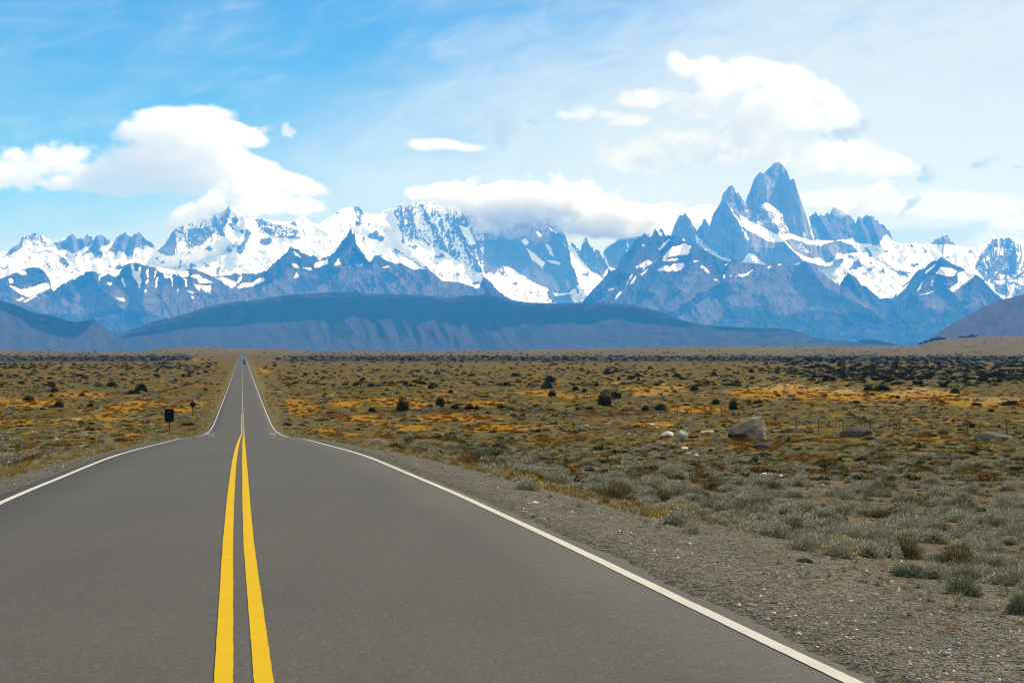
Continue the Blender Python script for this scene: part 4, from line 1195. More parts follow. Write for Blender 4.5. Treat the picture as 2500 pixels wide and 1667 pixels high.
def dome(n_seg, n_ring, rad, flat, colr, r, lump=0.25, full=False):
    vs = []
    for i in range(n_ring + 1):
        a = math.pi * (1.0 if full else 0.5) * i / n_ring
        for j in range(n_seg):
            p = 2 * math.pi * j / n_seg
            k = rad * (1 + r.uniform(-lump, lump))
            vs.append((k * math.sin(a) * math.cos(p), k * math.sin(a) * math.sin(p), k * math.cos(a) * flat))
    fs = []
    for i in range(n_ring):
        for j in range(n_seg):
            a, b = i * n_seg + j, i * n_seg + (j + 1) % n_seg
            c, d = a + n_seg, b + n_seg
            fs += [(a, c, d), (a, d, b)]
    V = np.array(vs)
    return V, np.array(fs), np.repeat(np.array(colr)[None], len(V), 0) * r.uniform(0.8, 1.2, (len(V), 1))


def join(*parts):
    V, Fs, C, n = [], [], [], 0
    for v, f, c in parts:
        V.append(v); Fs.append(f + n); C.append(c); n += len(v)
    return np.concatenate(V), np.concatenate(Fs), np.concatenate(C)


P_SAGE = [(0.282, 0.2736, 0.1909), (0.228, 0.231, 0.1572), (0.324, 0.3162, 0.2359), (0.192, 0.1885, 0.1123), (0.252, 0.2432, 0.1909)]
P_GREY = [(0.23, 0.2127, 0.155), (0.1725, 0.1552, 0.11), (0.2875, 0.2702, 0.2)]
P_DRY = [(0.119, 0.0978, 0.0455), (0.0808, 0.0663, 0.0315), (0.1615, 0.1403, 0.07)]
P_TEAL = [(0.1368, 0.1583, 0.0994), (0.1872, 0.2066, 0.1346), (0.0864, 0.1032, 0.0585)]
P_GREEN = [(0.045, 0.075, 0.015), (0.075, 0.105, 0.02), (0.03, 0.05, 0.012)]
P_DARK = [(0.0144, 0.02, 0.0033), (0.0216, 0.0271, 0.0044), (0.0086, 0.0114, 0.0022), (0.0324, 0.0356, 0.0055)]
P_RUST = [(0.192, 0.0808, 0.0072), (0.128, 0.051, 0.006), (0.24, 0.119, 0.012)]
P_STRAW = [(0.255, 0.187, 0.045), (0.204, 0.1445, 0.03), (0.1615, 0.1275, 0.03)]
P_OLIVE = [(0.0918, 0.0758, 0.0144), (0.0651, 0.0578, 0.0115), (0.1224, 0.1011, 0.0216)]
P_YEL = [(0.55, 0.396, 0.02), (0.44, 0.33, 0.03)]
M_LEAF = mat_attr('shrub_leaves', rough=0.9, nscale=2.0, namt=0.2, spec=0.01)
rp = np.random.default_rng(42)
HI = {}
for i in range(4):
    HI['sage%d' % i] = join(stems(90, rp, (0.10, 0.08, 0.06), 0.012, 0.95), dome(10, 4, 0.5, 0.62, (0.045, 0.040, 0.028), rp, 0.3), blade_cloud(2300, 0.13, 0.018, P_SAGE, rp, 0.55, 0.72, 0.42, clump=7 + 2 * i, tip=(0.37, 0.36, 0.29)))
for i in range(2):
    HI['grey%d' % i] = join(stems(120, rp, (0.13, 0.115, 0.095), 0.010, 1.05), blade_cloud(1300, 0.20, 0.012, P_GREY, rp, 0.5, 0.8, 0.25, clump=10))
HI['dry0'] = join(stems(180, rp, (0.10, 0.08, 0.05), 0.012, 1.1), blade_cloud(1500, 0.22, 0.013, P_DRY, rp, 0.35, 0.8, 0.2, clump=8))
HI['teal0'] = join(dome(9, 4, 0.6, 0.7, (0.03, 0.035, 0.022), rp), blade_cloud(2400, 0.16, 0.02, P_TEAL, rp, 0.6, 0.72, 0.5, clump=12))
HI['green0'] = join(stems(60, rp, (0.05, 0.05, 0.02), 0.012, 0.9), blade_cloud(1700, 0.20, 0.022, P_GREEN, rp, 0.5, 0.7, 0.3, clump=9))
fv, ff, fc = blade_cloud(170, 0.05, 0.035, P_YEL, rp, 0.8, 0.86, 0.97, clump=7)
HI['yellow0'] = join(HI['sage1'], (fv * np.array([1, 1, 1.05]), ff, fc))
LO = {}
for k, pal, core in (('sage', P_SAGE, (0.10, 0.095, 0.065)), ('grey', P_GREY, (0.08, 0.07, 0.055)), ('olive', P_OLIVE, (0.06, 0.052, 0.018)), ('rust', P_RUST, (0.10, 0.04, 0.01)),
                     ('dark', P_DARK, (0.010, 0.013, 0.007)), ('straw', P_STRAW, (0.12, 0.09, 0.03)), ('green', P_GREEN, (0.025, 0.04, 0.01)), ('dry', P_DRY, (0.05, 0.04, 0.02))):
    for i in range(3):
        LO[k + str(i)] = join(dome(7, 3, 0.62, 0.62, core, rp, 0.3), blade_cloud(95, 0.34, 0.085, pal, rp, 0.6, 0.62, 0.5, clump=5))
MID = {}
for k, pal in (('sage', P_SAGE), ('grey', P_GREY), ('olive', P_OLIVE), ('dry', P_DRY), ('straw', P_STRAW), ('rust', P_RUST), ('green', P_GREEN)):
    for i in range(2):
        MID[k + str(i)] = join(stems(14, rp, (0.11, 0.09, 0.06), 0.02, 0.9), blade_cloud(330, 0.26, 0.034, pal, rp, 0.55, 0.72, 0.25, clump=7))
TUFT = {}
for k, pal in (('straw', P_STRAW), ('olive', P_OLIVE), ('rust', P_RUST), ('sage', P_SAGE), ('grey', P_GREY)):
    v, f, c = blade_cloud(34, 0.9, 0.05, pal, rp, 0.35, 0.4, 0.02)
    v = v * np.array([0.75, 0.75, 1.0])
    TUFT[k + '0'] = (v, f, c)


def scatter(name, lib, keys, X, Y, Z, S, mat, tint=None, zs=None, label=None, smooth=False):
    """one mesh holding a copy of lib[keys[i]] at every point"""
    VV, FF, CC, n = [], [], [], 0
    keys = np.array(keys)
    rot = rp.uniform(0, 2 * np.pi, len(X))
    zs = np.ones(len(X)) if zs is None else zs
    for k in np.unique(keys):
        i = np.where(keys == k)[0]
        v, f, c = lib[k]
        cr, sr = np.cos(rot[i])[:, None], np.sin(rot[i])[:, None]
        s = S[i][:, None]
        x = (v[None, :, 0] * cr - v[None, :, 1] * sr) * s + X[i][:, None]
        y = (v[None, :, 0] * sr + v[None, :, 1] * cr) * s + Y[i][:, None]
        z = v[None, :, 2] * s * zs[i][:, None] + Z[i][:, None]
        VV.append(np.stack([x, y, z], -1).reshape(-1, 3))
        t = np.ones((len(i), 1, 3)) if tint is None else tint[i][:, None, :]
        CC.append((c[None] * t).reshape(-1, 3))
        FF.append((f[None] + (np.arange(len(i)) * len(v))[:, None, None]).reshape(-1, 3) + n)
        n += len(v) * len(i)
    o = mesh_np(name, np.concatenate(VV), np.concatenate(FF), mat, {'col': np.clip(np.concatenate(CC), 0, 1)}, smooth=smooth)
    o['kind'] = 'stuff'
    if label:
        o['label'] = label
    return o


def sample(n, pylo, pyhi, pxlo=-90, pxhi=2590, power=1.0):
    """points of the land, even over the view between two heights in it"""
    t = rp.uniform(0, 1, n * 2) ** power
    py = pylo + (pyhi - pylo) * t
    px = rp.uniform(pxlo, pxhi, n * 2)
    tabY = np.exp(np.linspace(math.log(9), math.log(3200), 400))
    out = []
    # distance for each pixel on the open land (per column band)
    for a in np.arange(pxlo, pxhi, 60):
        sel = (px >= a) & (px < a + 60)
        if not sel.any():
            continue
        xs_ = (a + 30 - HX) / F * tabY
        z = land_z(xs_, tabY)
        v = HY - F * (z - CAMZ) / tabY
        vm = np.minimum.accumulate(v)
        Yh = np.interp(-py[sel], -vm, tabY)
        out.append(np.stack([(px[sel] - HX) / F * Yh, Yh], -1))
    P = np.concatenate(out)
    rp.shuffle(P)
    P = P[:n]
    X, Y = P[:, 0], P[:, 1] * rp.uniform(0.995, 1.005, len(P))
    return X, Y


def dist_road(X, Y):
    return np.abs(X - road_x(Y)) - HALF - 0.35


def as_object(name, tpl, x, y, z, s, zs=1.0, rot=None, mesh=None):
    v, f, c = tpl
    if mesh is None:
        o = mesh_np(name, v, f, M_LEAF, {'col': c}, smooth=False)
    else:
        o = bpy.data.objects.new(name, mesh)
        col.objects.link(o)
    o.location = (x, y, z)
    o.scale = (s, s, s * zs)
    o.rotation_euler = (0, 0, rp.uniform(0, 6.28) if rot is None else rot)
    return o


_mesh = {}


def hi_shrub(name, key, x, y, z, s, zs, label, cat, group=None):
    o = as_object(name, HI[key], x, y, z, s, zs, mesh=_mesh.get(key))
    _mesh[key] = o.data
    return tag(o, label, cat, group)


# the shrubs that can be told apart
SHORT = ['dark twiggy olive-brown shrub', 'bright green low shrub', 'small dark blue-green shrub', 'broad dark shaded shrub', 'silvery shrub leaning on the dark shaded one', 'rounded dusky shrub', 'dark shrub at the right edge',
         'upright blue-green shrub', 'yellow-flowered shrub nearest the crest', 'wide yellow-flowered shrub', 'loosely yellow-flowered shrub', 'tall dry grey shrub', 'small green tuft', 'compact silvery shrub', 'wiry shrub high on the slope',
         'pale shrub at the left edge', 'dark purplish dry shrub left of the road', 'brown-grey twiggy mound']
for name, key, px, py, w, h, label in (
        ('thorn_shrub', 'dry0', 1500, 1218, 92, 56, 'dark twiggy olive-brown shrub among pale shrubs beyond the gravel shoulder'),
        ('green_shrub', 'green0', 1203, 1116, 62, 30, 'bright green low shrub at the outer edge of the gravel, right of the road'),
        ('blue_green_shrub', 'teal0', 1150, 1128, 34, 24, 'small dark blue-green shrub just left of the bright green shrub'),
        ('blue_green_shrub', 'teal0', 2215, 1408, 92, 48, 'broad dark shaded blue-green shrub on the lower right slope'),
        ('grey_shrub', 'sage2', 2278, 1412, 96, 62, 'silvery shrub leaning against the broad dark shaded shrub on the lower right slope'),
        ('blue_green_shrub', 'teal0', 2350, 1452, 92, 66, 'rounded dusky shrub at the edge of the gravel, nearest the lower right'),
        ('blue_green_shrub', 'teal0', 2490, 1500, 76, 76, 'dark dense shrub cut by the right edge of the picture'),
        ('blue_green_shrub', 'teal0', 2042, 1272, 52, 44, 'upright dense blue-green shrub standing alone in pale shrubs'),
        ('flowering_shrub', 'yellow0', 1290, 1196, 78, 40, 'grey shrub topped with yellow flowers beside the gravel, nearest the crest'),
        ('flowering_shrub', 'yellow0', 1650, 1282, 120, 56, 'wide silver-grey shrub with yellow flowers along its top, middle of the right verge'),
        ('flowering_shrub', 'yellow0', 2048, 1360, 105, 58, 'loose grey shrub sprinkled with yellow flowers above the lower right gravel'),
        ('grey_shrub', 'grey0', 1955, 1345, 96, 60, 'tall dry grey twiggy shrub at the gravel edge with a green tuft at its foot'),
        ('green_shrub', 'green0', 1962, 1372, 48, 24, 'small green tuft at the foot of a tall dry grey shrub'),
        ('grey_shrub', 'sage0', 1690, 1303, 60, 44, 'compact silvery shrub just in front of the wide yellow-flowered shrub'),
        ('dry_shrub', 'dry0', 2200, 1265, 80, 40, 'dull green-grey wiry shrub high on the right slope'),
        ('grey_shrub', 'sage3', 20, 1132, 90, 44, 'pale grey shrub at the left edge of the picture beside the road'),
        ('thorn_shrub', 'dry0', 116, 1113, 36, 20, 'dark purplish dry shrub among orange grass left of the road'),
        ('grey_shrub', 'grey1', 1110, 1108, 44, 26, 'brown-grey twiggy mound beside an orange grass patch at the outer gravel edge')):
    x, y, z = ground_hit(px, py)
    s = w * y / F / 2 * 1.0
    hi_shrub(name, key, x, y, z - 0.03, s, (h / F * y) / (s * 0.95), label, 'shrub')
    MARKS.append((SHORT[len(MARKS)], px, py))

# belt of shrubs on the near slope: the largest stand as objects, the rest is ground cover
n = 8200
X, Y = sample(n, 1085, 1560, power=1.35)
d = dist_road(X, Y)
dens = fbm(X / 3.0, Y / 6.0, 3, 501)
px = HX + F * X / Y
py = HY - F * (land_z(X, Y) - CAMZ) / Y
lim = np.interp(Y, [0, 12, 20, 40, 80, 140], [4.0, 3.7, 3.4, 2.9, 2.3, 1.6]) * np.where(X < road_x(Y), 0.62, 1.0)
belt = np.exp(-((py - np.interp(px, [600, 1200, 1500, 2000, 2500], [1070, 1120, 1180, 1250, 1290])) / np.interp(px, [900, 1500, 2500], [40, 85, 150])) ** 2)
keep = (d > lim + 1.1 * dens) & (rp.uniform(0, 1, n) < 0.12 + 0.50 * belt + 1.2 * dens)
X, Y, d, belt, py, px = X[keep], Y[keep], d[keep], belt[keep], py[keep], px[keep]
S = rp.uniform(0.11, 0.30, len(X)) + 0.26 * rp.uniform(0, 1, len(X)) ** 2 * (0.4 + belt)
S *= np.interp(Y, [15, 40, 90], [0.72, 0.95, 1.2])
Z = land_z(X, Y)
big = np.argsort(-S / Y)[:262]
isbig = np.zeros(len(X), bool); isbig[big] = True
byk = {}
MK2 = MARKS + [('biggest boulder', 1824, 1078), ('low streaked boulder near the right edge', 2430, 1073), ('dome-shaped boulder', 2095, 1067), ('rectangular road sign', 413, 1056), ('upright grey-green boulder', 1666, 1076)]
kinds = ['sage0', 'sage1', 'sage2', 'sage3', 'sage1', 'sage2', 'grey0', 'grey1', 'dry0', 'sage3']
for i in big:
    k = kinds[int(rp.integers(0, len(kinds)))]
    if k.startswith('sage'):
        nm, lb, gr = 'grey_shrub', 'one of the silvery grey leafy shrubs crowding the near roadside slope', 'silvery shrubs on the near slope'
    elif k.startswith('grey'):
        nm, lb, gr = 'twiggy_shrub', 'one of the nearly leafless grey twiggy shrubs scattered over the near slope', 'leafless twiggy shrubs on the near slope'
    else:
        nm, lb, gr = 'dry_shrub', 'one of the dry brown-green wiry shrubs scattered over the near slope', 'wiry brown shrubs on the near slope'
    o = hi_shrub(nm, k, X[i], Y[i], Z[i] - 0.02, S[i], rp.uniform(0.75, 1.15), lb, 'shrub', gr)
    byk.setdefault({'grey_shrub': 'silvery grey shrub', 'twiggy_shrub': 'leafless twiggy shrub', 'dry_shrub': 'brown wiry shrub'}[nm], []).append((o, px[i], py[i]))
for noun, L in byk.items():
    label_by_place(L, noun, MK2)
r_ = ~isbig
mk = rp.choice(['sage0', 'sage1', 'sage0', 'sage1', 'grey0', 'grey1', 'dry0', 'olive0', 'olive1'], r_.sum())
scatter('low_scrub', MID, mk, X[r_], Y[r_], Z[r_] - 0.02, S[r_] * 0.72, M_LEAF, tint=rp.uniform(0.5, 1.15, (r_.sum(), 1)) * np.ones((1, 3)), zs=rp.uniform(0.6, 1.1, r_.sum()), label='low grey scrub covering the near slope between the larger shrubs')

# weeds and grass tufts on the gravel and between the shrubs
n = 9000
X, Y = sample(n, 1070, 1667, power=1.1)
d = dist_road(X, Y)
dn = fbm(X / 1.4, Y / 2.4, 3, 511)
keep = (d > 0.5 + rp.uniform(0, 3.4, n) * (0.6 + 0.5 * (dn < 0))) & (rp.uniform(0, 1, n) < 0.35 + 0.9 * dn + 0.2 * (d > 4))
X, Y = X[keep], Y[keep]
S = rp.uniform(0.025, 0.085, len(X)) * np.interp(Y, [12, 30, 100], [0.7, 1.0, 1.8])
ky = rp.choice(['straw0', 'olive0', 'rust0', 'sage0', 'sage0', 'grey0', 'grey0', 'olive0'], len(X))
scatter('dry_grass', TUFT, ky, X, Y, land_z(X, Y) - 0.005, S, M_LEAF, tint=rp.uniform(0.7, 1.2, (len(X), 1)) * np.ones((1, 3)), label='thin dry weeds and grass tufts on the gravel and near slope')

# golden dry grass fringing the asphalt towards the crest
n = 5200
Y = np.exp(rp.uniform(math.log(28), math.log(420), n)); sd = rp.choice([-1.0, 1.0], n)
dd = 0.35 + rp.exponential(0.9, n) * np.interp(Y, [28, 60, 150, 400], [0.9, 1.0, 1.4, 1.6]) + np.where(sd > 0, np.interp(Y, [28, 60, 130], [1.5, 0.8, 0.0]), np.interp(Y, [28, 60], [0.7, 0.1]))
X = road_x(Y) + sd * (HALF + 0.35 + dd)
ky = rp.choice(['straw0', 'straw0', 'olive0', 'rust0', 'sage0'], n)
scatter('verge_grass', TUFT, ky, X, Y, land_z(X, Y) - 0.005, rp.uniform(0.05, 0.14, n) * np.interp(Y, [28, 100, 400], [0.8, 1.1, 1.8]), M_LEAF, tint=rp.uniform(0.8, 1.5, (n, 1)) * np.ones((1, 3)), label='golden dry grass fringing the edges of the asphalt')

# cushions and tussocks over the plain, smaller with distance
n = 19000
X, Y = sample(n, 900, 1175, power=1.0)
d = dist_road(X, Y)
z = land_z(X, Y)
px = HX + F * X / Y; py = HY - F * (z - CAMZ) / Y
n1 = fbm(X / 9.0, Y / 22.0, 4, 301, 0.6); n2 = fbm(X / 2.6 + 4, Y / 7.0, 4, 302, 0.6); nk = fbm(X / 14.0, Y / 30.0, 3, 521)
u = rp.uniform(0, 1, n)
keep = (d > np.interp(Y, [60, 150, 400, 900], [2.0, 1.3, 1.2, 1.6]) + 0.9 * n2) & (u < 0.70 + 0.5 * nk)
X, Y, z, px, py, n1, n2, nk = (a[keep] for a in (X, Y, z, px, py, n1, n2, nk))
org = 1.2 * spots(px, py, ORANGE_SPOTS) + 0.3 * n1; tn = spots(px, py, TAN_SPOTS)
u = rp.uniform(0, 1, len(X))
ky = np.where(u < 0.34, 'sage', np.where(u < 0.48, 'grey', np.where(u < 0.68, 'olive', np.where(u < 0.77, 'rust', np.where(u < 0.90, 'dark', np.where(u < 0.95, 'straw', 'dry'))))))
ky = np.where((org > 0.15) & (rp.uniform(0, 1, len(X)) < 0.88), 'rust', ky)
ky = np.where((tn > 0.25) & (rp.uniform(0, 1, len(X)) < 0.8), 'straw', ky)
ky = np.char.add(ky, rp.integers(0, 3, len(X)).astype(str))
S = rp.uniform(0.16, 0.42, len(X)) + 0.35 * rp.uniform(0, 1, len(X)) ** 4
S = S * np.interp(Y, [60, 120, 250, 600, 1200], [0.75, 0.85, 1.0, 1.6, 2.4])
near = (Y < 215) & (np.char.find(ky, 'dark') < 0)
k2 = np.array([k[:-1] + str(int(k[-1]) % 2) for k in ky])
scatter('steppe_cushions', MID, k2[near], X[near], Y[near], z[near] - 0.03, S[near], M_LEAF, tint=rp.uniform(0.6, 1.2, (near.sum(), 1)) * np.ones((1, 3)), zs=rp.uniform(0.55, 0.95, near.sum()), label='small cushion plants on the nearer part of the plain')
fr = ~near
scatter('steppe_tussocks', LO, ky[fr], X[fr], Y[fr], z[fr] - 0.03, S[fr], M_LEAF, tint=rp.uniform(0.6, 1.2, (fr.sum(), 1)) * np.ones((1, 3)), zs=rp.uniform(0.55, 0.95, fr.sum()), label='cushion plants and tussocks spread over the plain')

# far scrub: thins with distance, thick in the dark belts
n = 21000
X, Y = sample(n, 868, 945, power=0.9)
z = land_z(X, Y)
px = HX + F * X / Y; py = HY - F * (z - CAMZ) / Y
d = dist_road(X, Y)
nk = fbm(X / 60.0, Y / 160.0, 4, 531); nj = fbm(X / 16.0, Y / 50.0, 3, 532)
pr = 0.05 + 0.30 * np.clip(nk + 0.5 * nj, 0, 1)
pr = np.where((py > 867) & (py < 881) & ((px > 690) | (px < 470)), 0.75 + 0.5 * nj, pr)
rb = sstep(px, 1750, 2050) * (py > 876) * (1 - sstep(py + 6 * nj + 6 * nk, np.interp(px, [1800, 2000, 2200, 2500], [905, 918, 928, 926]), np.interp(px, [1800, 2000, 2200, 2500], [915, 928, 938, 936])))
pr = np.maximum(pr, rb * (0.38 + 0.8 * nj))
lb_ = (px < 520) * (py > 886) * (py < 902) * 0.4 * (nk > -0.1)
pr = np.maximum(pr, lb_)
tn = spots(px, py, TAN_SPOTS)
pr = pr * (1 - 0.8 * sstep(tn, 0.2, 0.5))
rb0 = rb
keep = (d > 7 + 5 * nj) & (rp.uniform(0, 1, n) < pr)
X, Y, z, py, rb0 = X[keep], Y[keep], z[keep], py[keep], rb0[keep]
u = rp.uniform(0, 1, len(X))
ky = np.where(u < 0.80, 'dark', np.where(u < 0.90, 'olive', 'sage'))
ky = np.char.add(ky, rp.integers(0, 3, len(X)).astype(str))
S = rp.uniform(0.5, 1.2, len(X)) * np.interp(Y, [400, 900, 2000, 3000], [0.8, 1.15, 1.7, 2.3]) * (1 + 0.8 * rb0 * rp.uniform(0, 1, len(X)))
scatter('far_scrub', LO, ky, X, Y, z - 0.05, S, M_LEAF, tint=rp.uniform(0.6, 1.3, (len(X), 1)) * np.ones((1, 3)), zs=rp.uniform(0.7, 1.15, len(X)), label='dark scrub thickening into a belt towards the horizon')

# sparse scrub on the tan flats before the foothills
n = 2600
Y = rp.uniform(3250, 6800, n); px = rp.uniform(-60, 2560, n)
X = (px - HX) / F * Y
nj = fbm(X / 120, Y / 260, 4, 541)
keep = (nj > 0.05) & (dist_road(X, Y) > 25)
X, Y = X[keep], Y[keep]
ky = np.char.add(rp.choice(['dark', 'dark', 'olive', 'dry'], len(X)), rp.integers(0, 3, len(X)).astype(str))
scatter('distant_scrub', LO, ky, X, Y, land_z(X, Y) - 0.1, rp.uniform(1.2, 3.2, len(X)), M_LEAF, zs=rp.uniform(0.5, 0.8, len(X)), label='thin scrub on the tan flats before the foothills')

# single dark bushes
DB = []
for i in range(4):
    DB.append(join(stems(10, rp, (0.05, 0.04, 0.03), 0.03, 0.8), dome(10, 5, 0.66, 1.0, (0.012, 0.015, 0.008), rp, 0.22),
                   (lambda t: (t[0] * np.array([1, 1, 1.0]), t[1], t[2]))(blade_cloud(900, 0.16, 0.05, P_DARK, rp, 0.7, 1.0, 0.62, clump=11 + i))))
_db = {}
BUSH = [(983, 1004, 32, 36, 'conical dark bush alone on the plain in front of the orange bank'), (1075, 991, 25, 27, 'dark rounded bush right of the orange bank, at the mouth of the gully'),
        (1475, 991, 33, 38, 'tallest dark bush on the plain, left one of a touching pair beyond the fence'), (1503, 973, 26, 20, 'smaller right-hand bush of a touching pair beyond the fence'),
        (344, 956, 30, 22, 'largest dark bush left of the road, upper part of a leaning pair'), (324, 962, 36, 12, 'low dark bush spreading at the foot of the largest bush left of the road'),
        (1336, 949, 31, 19, 'dark bush low in a stack of three on the middle plain'), (1343, 935, 26, 20, 'dark bush topmost of a stack of three on the middle plain'), (1347, 967, 21, 16, 'dark bush nearest of a stack of three on the middle plain'),
        (1790, 1000, 23, 29, 'dark upright bush behind the fence above the big boulder'), (886, 931, 16, 11, 'small round dark bush alone on the pale sage mound'),
        (2303, 946, 23, 15, 'round dark bush at the front of the thick scrub at far right'), (2152, 954, 42, 17, 'long dark hedge-like bush at the edge of the tan grass')]
PLAIN = [(1051, 949, 15, 12), (1100, 960, 13, 10), (1028, 938, 30, 9), (1012, 934, 16, 8), (908, 1006, 20, 14), (1146, 999, 26, 14), (1164, 1000, 12, 12), (1110, 997, 22, 10), (1048, 994, 18, 8), (1200, 990, 20, 8), (1224, 996, 22, 9), (1246, 1003, 20, 10),
         (745, 916, 12, 7), (773, 915, 10, 6), (818, 912, 6, 5), (679, 877, 16, 5), (883, 904, 6, 4), (913, 904, 7, 4), (962, 905, 8, 5), (1063, 913, 6, 6), (1237, 943, 25, 13), (1294, 941, 12, 8), (1405, 955, 18, 14), (1427, 957, 13, 10),
         (1511, 928, 9, 10), (1541, 925, 22, 10), (1556, 919, 18, 10), (1559, 929, 10, 8), (1627, 923, 10, 10), (1652, 921, 22, 11), (1664, 927, 16, 8), (1483, 913, 26, 10), (1503, 908, 14, 8), (1695, 954, 25, 13), (1747, 987, 20, 16), (1646, 957, 14, 6),
         (1260, 919, 26, 9), (1744, 916, 14, 11), (1834, 908, 14, 11), (1612, 1000, 34, 16), (1575, 1002, 20, 14), (1440, 1000, 18, 9), (1410, 1001, 12, 10), (2120, 953, 26, 14), (2190, 939, 36, 9), (2331, 960, 24, 14), (2192, 973, 12, 10), (2016, 930, 16, 13), (2034, 930, 17, 12),
         (2239, 939, 26, 11), (2466, 990, 44, 14), (2384, 990, 30, 8), (2373, 1044, 16, 12), (2439, 1044, 10, 9), (125, 968, 13, 8), (133, 958, 20, 14), (144, 994, 25, 18), (69, 978, 28, 14), (221, 993, 18, 10), (200, 967, 18, 10), (124, 942, 24, 12),
         (195, 918, 26, 6), (271, 944, 22, 13), (104, 1000, 16, 6), (381, 918, 16, 7), (385, 902, 9, 6), (447, 920, 12, 8), (461, 920, 13, 7), (394, 897, 12, 5), (2015, 967, 12, 7), (1900, 968, 14, 7), (2090, 985, 20, 8), (1935, 978, 16, 8), (2130, 965, 14, 8), (1850, 985, 24, 10), (2420, 1005, 18, 8), (2300, 983, 14, 7)]
BMARKS = [('conical dark bush', 983, 1004), ('dark rounded bush by the gully', 1075, 991), ('tallest dark bush', 1475, 991), ('largest bush left of the road', 344, 956), ('stack of three bushes', 1342, 950), ('upright bush above the biggest boulder', 1790, 1000),
          ('round bush on the sage mound', 886, 931), ('round bush before the thick scrub', 2303, 946), ('long hedge-like bush', 2152, 954), ('rectangular road sign', 413, 1056), ('low streaked boulder near the right edge', 2430, 1073), ('far end of the road', 592, 872)]
bl = []
for rec in BUSH + [(a, b, c_, d_, None) for a, b, c_, d_ in PLAIN]:
    px_, py_, w, h, lb = rec
    x, y, z = ground_hit(px_, py_)
    s = w * y / F / 2 * 1.0
    k = int(rp.integers(0, 4))
    o = as_object('bush', DB[k], x, y, z - 0.05, s, (h / F * y) / (s * 1.05), mesh=_db.get(k))
    _db[k] = o.data
    if lb:
        tag(o, lb, 'bush')
    else:
        tag(o, 'dark green bush on the open plain', 'bush', 'dark bushes dotted over the plain')
        bl.append((o, px_, py_))
label_by_place(bl, 'dark green bush', BMARKS)
tk = 0
for px_, w, h in ((2250, 16, 5), (2262, 14, 6), (2276, 16, 8), (2292, 20, 9), (2304, 12, 6), (2350, 20, 5), (2366, 22, 5), (2372, 12, 9), (2382, 10, 5)):
    yy = 6900.0
    xx = (px_ - HX) / F * yy
    zz = float(land_z(np.array([xx]), np.array([yy]))[0])
    k = int(rp.integers(0, 4)); s = w * yy / F / 2
    o = as_object('distant_tree', DB[k], xx, yy, zz - 0.5, s, (h / F * yy) / s, mesh=_db[k])
    _db[k] = o.data
    tag(o, 'dark tree on the low brown hill at far right, %s from the left' % ['first', 'second', 'third', 'fourth', 'fifth', 'sixth', 'seventh', 'eighth', 'ninth'][tk], 'tree', 'trees on the low brown hill')
    tk += 1
# ------------------------------------------------------------------ stones and boulders
M_STONE = mat_attr('stone', rough=0.9, nscale=18.0, namt=0.30, bump=0.5, bscale=60.0, spec=0.15)
M_ROCK = mat_attr('boulder_granite', rough=0.92, nscale=2.2, namt=0.38, bump=0.9, bscale=9.0, spec=0.1, detail=9)


def rock_shape(seed, planes=9, sub=3, noise=0.18):
    bm = bmesh.new()
    bmesh.ops.create_icosphere(bm, subdivisions=sub, radius=1.0)
    v = np.array([p.co[:] for p in bm.verts])
    f = np.array([[q.index for q in p.verts] for p in bm.faces])
    bm.free()
    r = np.random.default_rng(seed)
    for _ in range(planes):
        nrm = r.normal(size=3); nrm /= np.linalg.norm(nrm)
        h = r.uniform(0.55, 0.88)
        dd = v @ nrm - h
        v = v - np.clip(dd, 0, None)[:, None] * nrm * 0.93
    k = 1 + noise * fbm(v[:, 0] * 2.2 + seed, v[:, 1] * 2.2 + v[:, 2] * 1.7, 4, seed)
    v = v * k[:, None]
    if sub >= 4:
        v = v * (1 + 0.07 * ridged(v[:, 0] * 3.1 + seed, v[:, 2] * 3.3 + v[:, 1] * 1.9, 4, seed + 2))[:, None]
    return v, f


import bmesh
STN = {}
for i in range(6):
    v, f = rock_shape(100 + i, 6, 1, 0.1)
    STN['s%d' % i] = (v * np.array([1, 0.8, 0.6]), f, np.full((len(v), 3), 1.0))


def stones():
    n = 60000
    X, Y = sample(n, 1090, 1690, power=0.75)
    d = dist_road(X, Y)
    lim = 3.6 + 2.2 * fbm(X / 1.5, Y / 2.5, 3, 601)
    keep = (d > -0.12 + 0.3 * np.abs(fbm(X / 0.4, Y / 0.4, 2, 602))) & (d < lim + rp.uniform(0, 9, n) ** 1.0 * 0.8) & (Y < 75)
    X, Y = X[keep], Y[keep]
    S = (0.005 + 0.013 * rp.uniform(0, 1, len(X)) ** 2.6) * np.interp(Y, [11, 25, 60], [1.0, 1.5, 2.6])
    S *= np.where(rp.uniform(0, 1, len(X)) < 0.012, 2.4, 1.0)
    ky = np.char.add('s', rp.integers(0, 6, len(X)).astype(str))
    b = rp.uniform(0.45, 1.5, len(X))[:, None] * np.array([[0.125, 0.114, 0.096]])
    w = rp.uniform(0, 1, len(X))
    b[w < 0.10] = np.array([0.26, 0.19, 0.12]) * rp.uniform(0.7, 1.2, ((w < 0.10).sum(), 1))
    b[w > 0.975] = np.array([0.50, 0.47, 0.42])
    b[(w > 0.80) & (w < 0.90)] = np.array([0.09, 0.105, 0.11])
    scatter('gravel', STN, ky, X, Y, land_z(X, Y) + S * 0.12, S, M_STONE, tint=b, zs=rp.uniform(0.6, 1.2, len(X)), label='loose gravel stones covering the road shoulder')


stones()


